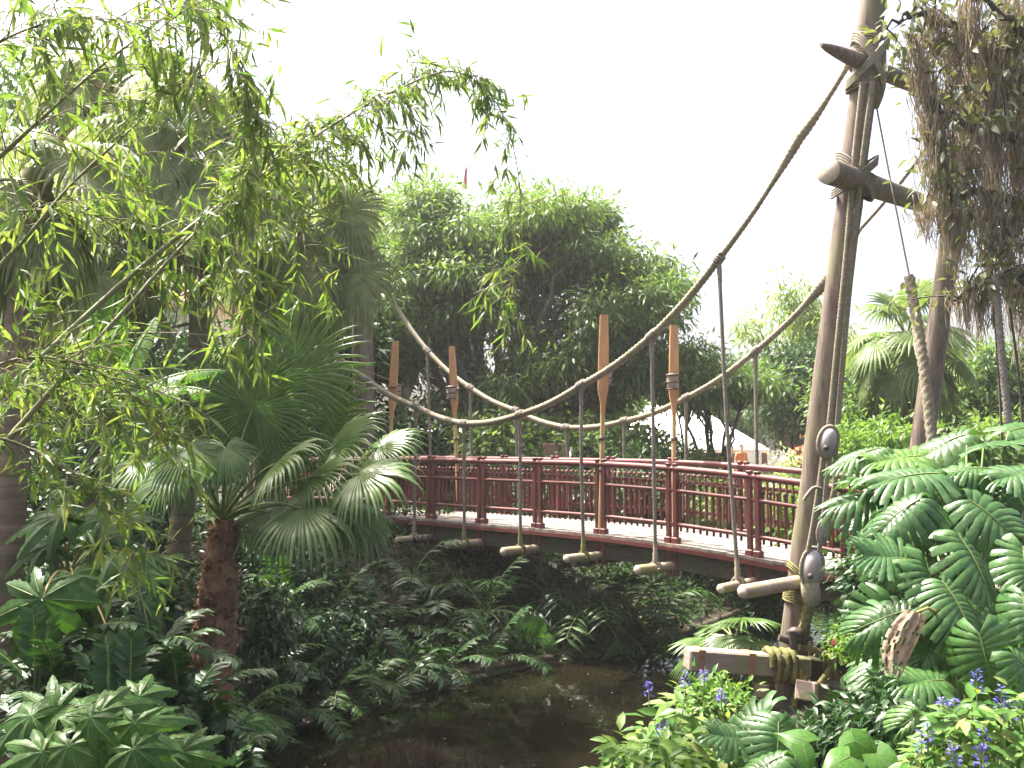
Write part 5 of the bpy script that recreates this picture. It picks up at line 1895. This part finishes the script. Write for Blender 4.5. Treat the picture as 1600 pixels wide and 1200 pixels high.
MS = [(1438, 100, 9.1, .45), (1452, 190, 9.2, .8), (1462, 250, 9.3, .6), (1445, 330, 9.3, .3), (1450, 125, 9.2, .75), (1470, 170, 9.2, 1.0), (1490, 60, 9.2, .9), (1530, 70, 9.3, 1.5), (1555, 80, 9.3, 1.7), (1580, 100, 9.4, 1.9), (1605, 120, 9.5, 2.0), (1525, 190, 9.2, 1.3), (1500, 330, 9.3, .8), (1545, 300, 9.3, 1.3), (1570, 330, 9.4, 1.2),
      (1480, 330, 9.3, .55), (1530, 440, 9.3, .65), (1505, 455, 9.3, .45), (1595, 420, 9.5, 1.0), (1430, 60, 9.1, .5), (1570, 0, 9.3, 1.2), (1600, 10, 9.5, 1.4), (1515, 0, 9.1, .9), (1460, 20, 9.1, .6), (1550, 200, 9.4, 1.4), (1590, 230, 9.5, 1.5), (1480, 210, 9.3, .8)]
for u, v, Y, L_ in MS:
    mb = MB()
    moss(mb, at(u, v, Y), L_, 110, .07)
    mb.build('moss', L_moss, mtree)
hr = thing('hanging_rope', 'rope dangling below the moss at the far right edge', 'rope', at(1580, 690, 9.0))
mb = MB()
rope_tube(mb, [at(1555, 430, 9.1), at(1566, 560, 9.05), at(1580, 700, 9.0)], .03, .12)
mb.build('strand', M_ropedark, hr)
hv = thing('hanging_vine', 'thin dark vines dangling beside the rope at the far right edge', 'vine', at(1588, 680, 9.2))
for q in ([(1578, 480), (1592, 590), (1600, 690)], [(1552, 450), (1560, 580), (1566, 690)]):
    mb = MB()
    tube(mb, catmull([at(u, v, 9.2) for u, v in q], 6), .011, 6)
    mb.build('strand', M_bark, hv)

# ------------------------------------------------------------------ buildings and people beyond
pav = thing('pavilion', 'white roofed pavilion beyond the bridge, left of the round tree', 'pavilion', gp(1130, 37))
mb = MB()
z0 = at(1150, 700, 37)[2]
zr = at(1060, 632, 39)[2]
c0, c1 = at(985, 690, 36.5), at(1203, 708, 36.5)
c0[2] = c1[2] = z0 - .05
r0_, r1_ = at(1010, 640, 40), at(1085, 640, 40)
r0_[2] = r1_[2] = zr
b0, b1 = c0 + np.array([0, 7, 0]), c1 + np.array([0, 7, 0])
th = UP * .12
V = np.array([c0, c1, b1, b0, r0_, r1_, c0 - th, c1 - th, b1 - th, b0 - th])
mb.add(V, [np.array([[0, 1, 5, 4], [2, 3, 4, 5], [0, 6, 7, 1], [1, 7, 8, 2], [2, 8, 9, 3], [3, 9, 6, 0], [6, 9, 8, 7]]), np.array([[1, 2, 5], [3, 0, 4]])])
mb.build('roof', M_roofw, pav, False)
for q in (c0, c1, b0, b1):
    mb = MB()
    p = q * .94 + (c0 + b1) / 2 * .06
    bar(mb, np.array([p[0], p[1], 1.7]), np.array([p[0], p[1], z0 - .1]), .16, .16, up=(0, 1, 0))
    mb.build('post', M_brownwall, pav, False)
mb = MB()
box(mb, (b0 + b1) / 2 - UP * (z0 - 1.7) / 2 - np.array([0, .3, 0]), np.array([(b1 - b0)[0] / 2 - .3, 0, 0]), np.array([0, .06, 0]), UP * ((z0 - 1.75) / 2))
mb.build('back_wall', M_brownwall, pav, False)

cot = thing('tiled_building', 'pale building with pink tiled roof showing through the left foliage', 'building', gp(250, 34))
zc = at(250, 470, 34)[2]
ze = at(250, 425, 37)[2]
x0, x1 = at(120, 480, 34)[0], at(330, 480, 34)[0]
mb = MB()
box(mb, ((x0 + x1) / 2, 37, (1.7 + zc) / 2), ((x1 - x0) / 2, 0, 0), (0, 3, 0), (0, 0, (zc - 1.7) / 2))
mb.build('wall', M_wall, cot, False)
mb = MB()
e = .5
V = [(x0 - e, 34 - e, zc - .05), (x1 + e, 34 - e, zc - .05), (x1 + e, 40 + e, zc - .05), (x0 - e, 40 + e, zc - .05), (x0 + 1.6, 37, ze + 1), (x1 - 1.6, 37, ze + 1)]
V += [(a_[0], a_[1], a_[2] - .14) for a_ in V[:4]]
mb.add(V, [np.array([[0, 1, 5, 4], [2, 3, 4, 5], [0, 6, 7, 1], [1, 7, 8, 2], [2, 8, 9, 3], [3, 9, 6, 0], [6, 9, 8, 7]]), np.array([[1, 2, 5], [3, 0, 4]])])
mb.build('roof', M_rooft, cot, False)
for q in (.25, .6):
    mb = MB()
    box(mb, (x0 + (x1 - x0) * q, 33.99, zc - 1.4), (.5, 0, 0), (0, .03, 0), (0, 0, .6))
    mb.build('window', M_dark, cot, False)
hut = thing('hut', 'dark brown boarded hut behind the leaning lantern post', 'hut', gp(640, 29))
mb = MB()
c = gp(640, 30)
box(mb, c + UP * .75, (1.0, 0, 0), (0, .8, 0), (0, 0, .9))
mb.build('wall', M_brownwall, hut, False)
mb = MB()
V = [c + np.array(q) for q in ((-1.2, -1.0, 1.62), (1.2, -1.0, 1.62), (1.2, 1.0, 1.62), (-1.2, 1.0, 1.62), (-1.0, 0, 2.0), (1.0, 0, 2.0))]
mb.add(V, [np.array([[0, 1, 5, 4], [2, 3, 4, 5], [3, 2, 1, 0]]), np.array([[1, 2, 5], [3, 0, 4]])])
mb.build('roof', M_roofw, hut, False)
sg = thing('notice_board', 'small blank brown board behind the railing middle', 'board', gp(858, 23.2))
mb = MB()
c = at(866, 712, 23.2)
for dx in (-.16, .16):
    bar(mb, (c[0] + dx, c[1], gz(c[0], c[1])), (c[0] + dx, c[1], c[2] + .2), .06, .06, up=(0, 1, 0))
mb.build('post', M_brownwall, sg, False)
mb = MB()
box(mb, c + UP * .08 - np.array([0, .05, 0]), (.26, 0, 0), (0, .015, 0), (0, 0, .2), 0, .01)
mb.build('panel', M_rust, sg, False)
flg = thing('flag', 'tiny limp red flag on a thin pole against the white sky', 'flag', gp(729, 44))
b = WL[flg.name]
t0_ = at(729, 245, 44)
mb = MB()
tube(mb, [b, (b[0], b[1], t0_[2])], [.05, .02], 6)
mb.build('pole', M_roofw, flg)
mb = MB()
h = np.linspace(0, 1, 8)
V = []
for q in h:
    z = t0_[2] - .35 - q * 1.0
    for s in (0, .33, .66, 1):
        V.append((b[0] - .02 - s * (.08 + .16 * q), b[1] + .08 * math.sin(s * 6 + q * 2), z - s * .25))
ii = (np.arange(7)[:, None] * 4 + np.arange(3)[None]).ravel()
mb.add(V, np.stack([ii, ii + 1, ii + 5, ii + 4], 1))
mb.build('cloth', solid_mat('flag_cloth', (.45, .10, .10), (.6, .2, .2), 4, .8, 0), flg)
fb = tree('shrub', 'shrub with cream leaves and salmon flower head beyond the railing beside the mast', gp(1240, 19.5), pblobs([(1238, 735, 26, 24), (1255, 745, 24, 20)], 19.5, .5), 40, 36, (.12, .12, .09), T_d, .12, F_white, .03, 6, .1, .3, cat='shrub')
mb = MB()
leafy(mb, np.array([at(1252, 712, 19.3)]), 90, (.07, .07, .11), T_d, .09, 0, -.2)
mb.build('flower_head', F_red, fb)


def person(label, foot, h, face_az, shirt, trousers, arm=0.0, group=None):
    foot = np.asarray(foot, float)
    o_ = thing('person', label, 'person', foot, group)
    J = {'pel': (0, 0, .52), 'wst': (0, 0, .60), 'chs': (0, .005, .72), 'nck': (0, 0, .83), 'hdb': (0, -.008, .875), 'hdt': (0, -.01, .965), 'noz': (0, -.045, .91),
         'shl': (-.105, 0, .80), 'ell': (-.135, .01, .63), 'wrl': (-.14, -.04, .49), 'hal': (-.14, -.055, .44), 'shr': (.105, 0, .80), 'elr': (.135, .01, .63 + arm * .1), 'wrr': (.13, -.05 - arm * .08, .50 + arm * .16), 'har': (.125, -.07 - arm * .1, .46 + arm * .18),
         'hpl': (-.05, 0, .50), 'knl': (-.055, -.015, .28), 'anl': (-.055, .01, .045), 'tol': (-.06, -.07, .02), 'hpr': (.05, 0, .50), 'knr': (.055, -.005, .28), 'anr': (.055, .02, .045), 'tor': (.06, -.06, .02)}
    rad = dict(pel=.062, wst=.058, chs=.068, nck=.03, hdb=.042, hdt=.04, noz=.012, shl=.038, ell=.026, wrl=.018, hal=.02, shr=.038, elr=.026, wrr=.018, har=.02, hpl=.05, knl=.034, anl=.022, tol=.02, hpr=.05, knr=.034, anr=.022, tor=.02)
    E_ = [('pel', 'wst'), ('wst', 'chs'), ('chs', 'nck'), ('nck', 'hdb'), ('hdb', 'hdt'), ('hdb', 'noz'), ('chs', 'shl'), ('shl', 'ell'), ('ell', 'wrl'), ('wrl', 'hal'), ('chs', 'shr'), ('shr', 'elr'), ('elr', 'wrr'), ('wrr', 'har'),
          ('pel', 'hpl'), ('hpl', 'knl'), ('knl', 'anl'), ('anl', 'tol'), ('pel', 'hpr'), ('hpr', 'knr'), ('knr', 'anr'), ('anr', 'tor')]
    ca, sa = math.cos(face_az), math.sin(face_az)

    def skinned(name, keys, grow, mat):
        ks = [k for k in J if k in keys]
        vs = [((J[k][0] * ca - J[k][1] * sa) * h, (J[k][0] * sa + J[k][1] * ca) * h, J[k][2] * h) for k in ks]
        me = bpy.data.meshes.new(name)
        me.from_pydata(vs, [(ks.index(a), ks.index(b)) for a, b in E_ if a in ks and b in ks], [])
        ob = bpy.data.objects.new(name, me)
        COL.objects.link(ob)
        ob.parent = o_
        WL[ob.name] = foot
        md_ = ob.modifiers.new('skin', 'SKIN')
        for k, vd in zip(ks, me.skin_vertices[0].data):
            vd.radius = (rad[k] * h * grow,) * 2
            vd.use_root = k == ks[0]
        sb = ob.modifiers.new('sub', 'SUBSURF')
        sb.levels = sb.render_levels = 2
        me.materials.append(mat)
        return ob
    skinned('body', set(J), 1.0, solid_mat('skin_tone', (.45, .28, .2), (.5, .32, .24), 3, .6, 0))
    skinned('shirt', {'pel', 'wst', 'chs', 'shl', 'shr', 'ell', 'elr'}, 1.12, shirt)
    skinned('trousers', {'pel', 'hpl', 'hpr', 'knl', 'knr'}, 1.13, trousers)
    mb = MB()
    c = foot + UP * .935 * h + np.array([-.008 * -sa, .008 * ca, 0]) * h
    lathe(mb, c, UP, [(.044 * h, -.03 * h), (.05 * h, 0), (.046 * h, .03 * h), (.028 * h, .048 * h), (.001, .055 * h)], 12)
    mb.build('hair', solid_mat('hair', (.05, .03, .02), (.09, .06, .04), 20, .7, .3), o_)
    return o_


c_ = lambda n, a, b: solid_mat(n, a, b, 4, .85, .05)
pt_ = at(1158, 696, 36.0)
person('person in a red and yellow shirt under the white pavilion roof', (pt_[0], pt_[1], pt_[2] - 1.62), 1.68, .3, c_('yellow_shirt', (.45, .24, .06), (.4, .09, .06)), c_('dark_shorts', (.05, .05, .07), (.08, .08, .1)))
pt_ = at(1143, 697, 36.5)
person('person in a dark top under the white pavilion roof', (pt_[0], pt_[1], pt_[2] - 1.62), 1.66, -.5, c_('dark_top', (.04, .04, .06), (.08, .08, .11)), c_('tan_trousers', (.3, .24, .17), (.4, .32, .23)))
pt_ = at(222, 726, 20.0)
person('person in a red top seen through the foliage left of the fan palm', (pt_[0], pt_[1], pt_[2] - 1.5), 1.66, 1.2, c_('red_top', (.65, .03, .04), (.55, .03, .04)), c_('blue_shorts', (.12, .2, .5), (.16, .26, .58)))
pt_ = at(205, 740, 20.5)
person('person in a blue and white top beside the one in red', (pt_[0], pt_[1], pt_[2] - 1.45), 1.6, .4, c_('blue_white_top', (.25, .38, .75), (.75, .78, .85)), c_('grey_shorts', (.2, .2, .22), (.3, .3, .32)))

# ================================================================== bright misty air
m, nt, N, L = new_mat('misty_air')
out = N.new('ShaderNodeOutputMaterial')
pv = N.new('ShaderNodeVolumePrincipled')
pv.inputs['Color'].default_value = (.97, .97, .95, 1)
pv.inputs['Density'].default_value = .0008
pv.inputs['Anisotropy'].default_value = .35
L.new(pv.outputs[0], out.inputs['Volume'])
mb = MB()
box(mb, (0, 70, 9.0), (145, 0, 0), (0, 115, 0), (0, 0, 11))
hz = mb.build('haze', m, None, False)
hz['kind'] = 'stuff'

# ================================================================== light
w = bpy.data.worlds.new('World')
SC.world = w
w.use_nodes = True
nt = w.node_tree
bg = nt.nodes['Background']
sky = nt.nodes.new('ShaderNodeTexSky')
sky.sky_type = 'NISHITA'
sky.sun_disc = False
SUN = nz(np.array([-.42, .30, .95]))
el = math.asin(SUN[2])
sky.sun_elevation = el
sky.sun_rotation = math.atan2(SUN[0], SUN[1])
sky.air_density = .6
sky.dust_density = 8.0
sky.ozone_density = 0.0
nt.links.new(sky.outputs[0], bg.inputs[0])
bg.inputs[1].default_value = .15
sl = bpy.data.lights.new('sun', 'SUN')
sl.energy = 4.6
sl.angle = R(.6)
sl.color = (1, .95, .86)
so = bpy.data.objects.new('sun', sl)
so.rotation_euler = Vector((-SUN).tolist()).to_track_quat('-Z', 'Y').to_euler()
so.location = (0, 0, 30)
COL.objects.link(so)
SC.view_settings.view_transform = 'Standard'
SC.view_settings.look = 'None'
SC.view_settings.exposure = 1.97
SC.view_settings.gamma = 1
SC.render.engine = 'CYCLES'
SC.cycles.max_bounces = 7
SC.cycles.diffuse_bounces = 3
SC.cycles.glossy_bounces = 2
SC.cycles.transmission_bounces = 4
SC.cycles.sample_clamp_indirect = 4
SC.cycles.caustics_reflective = False
SC.cycles.caustics_refractive = False
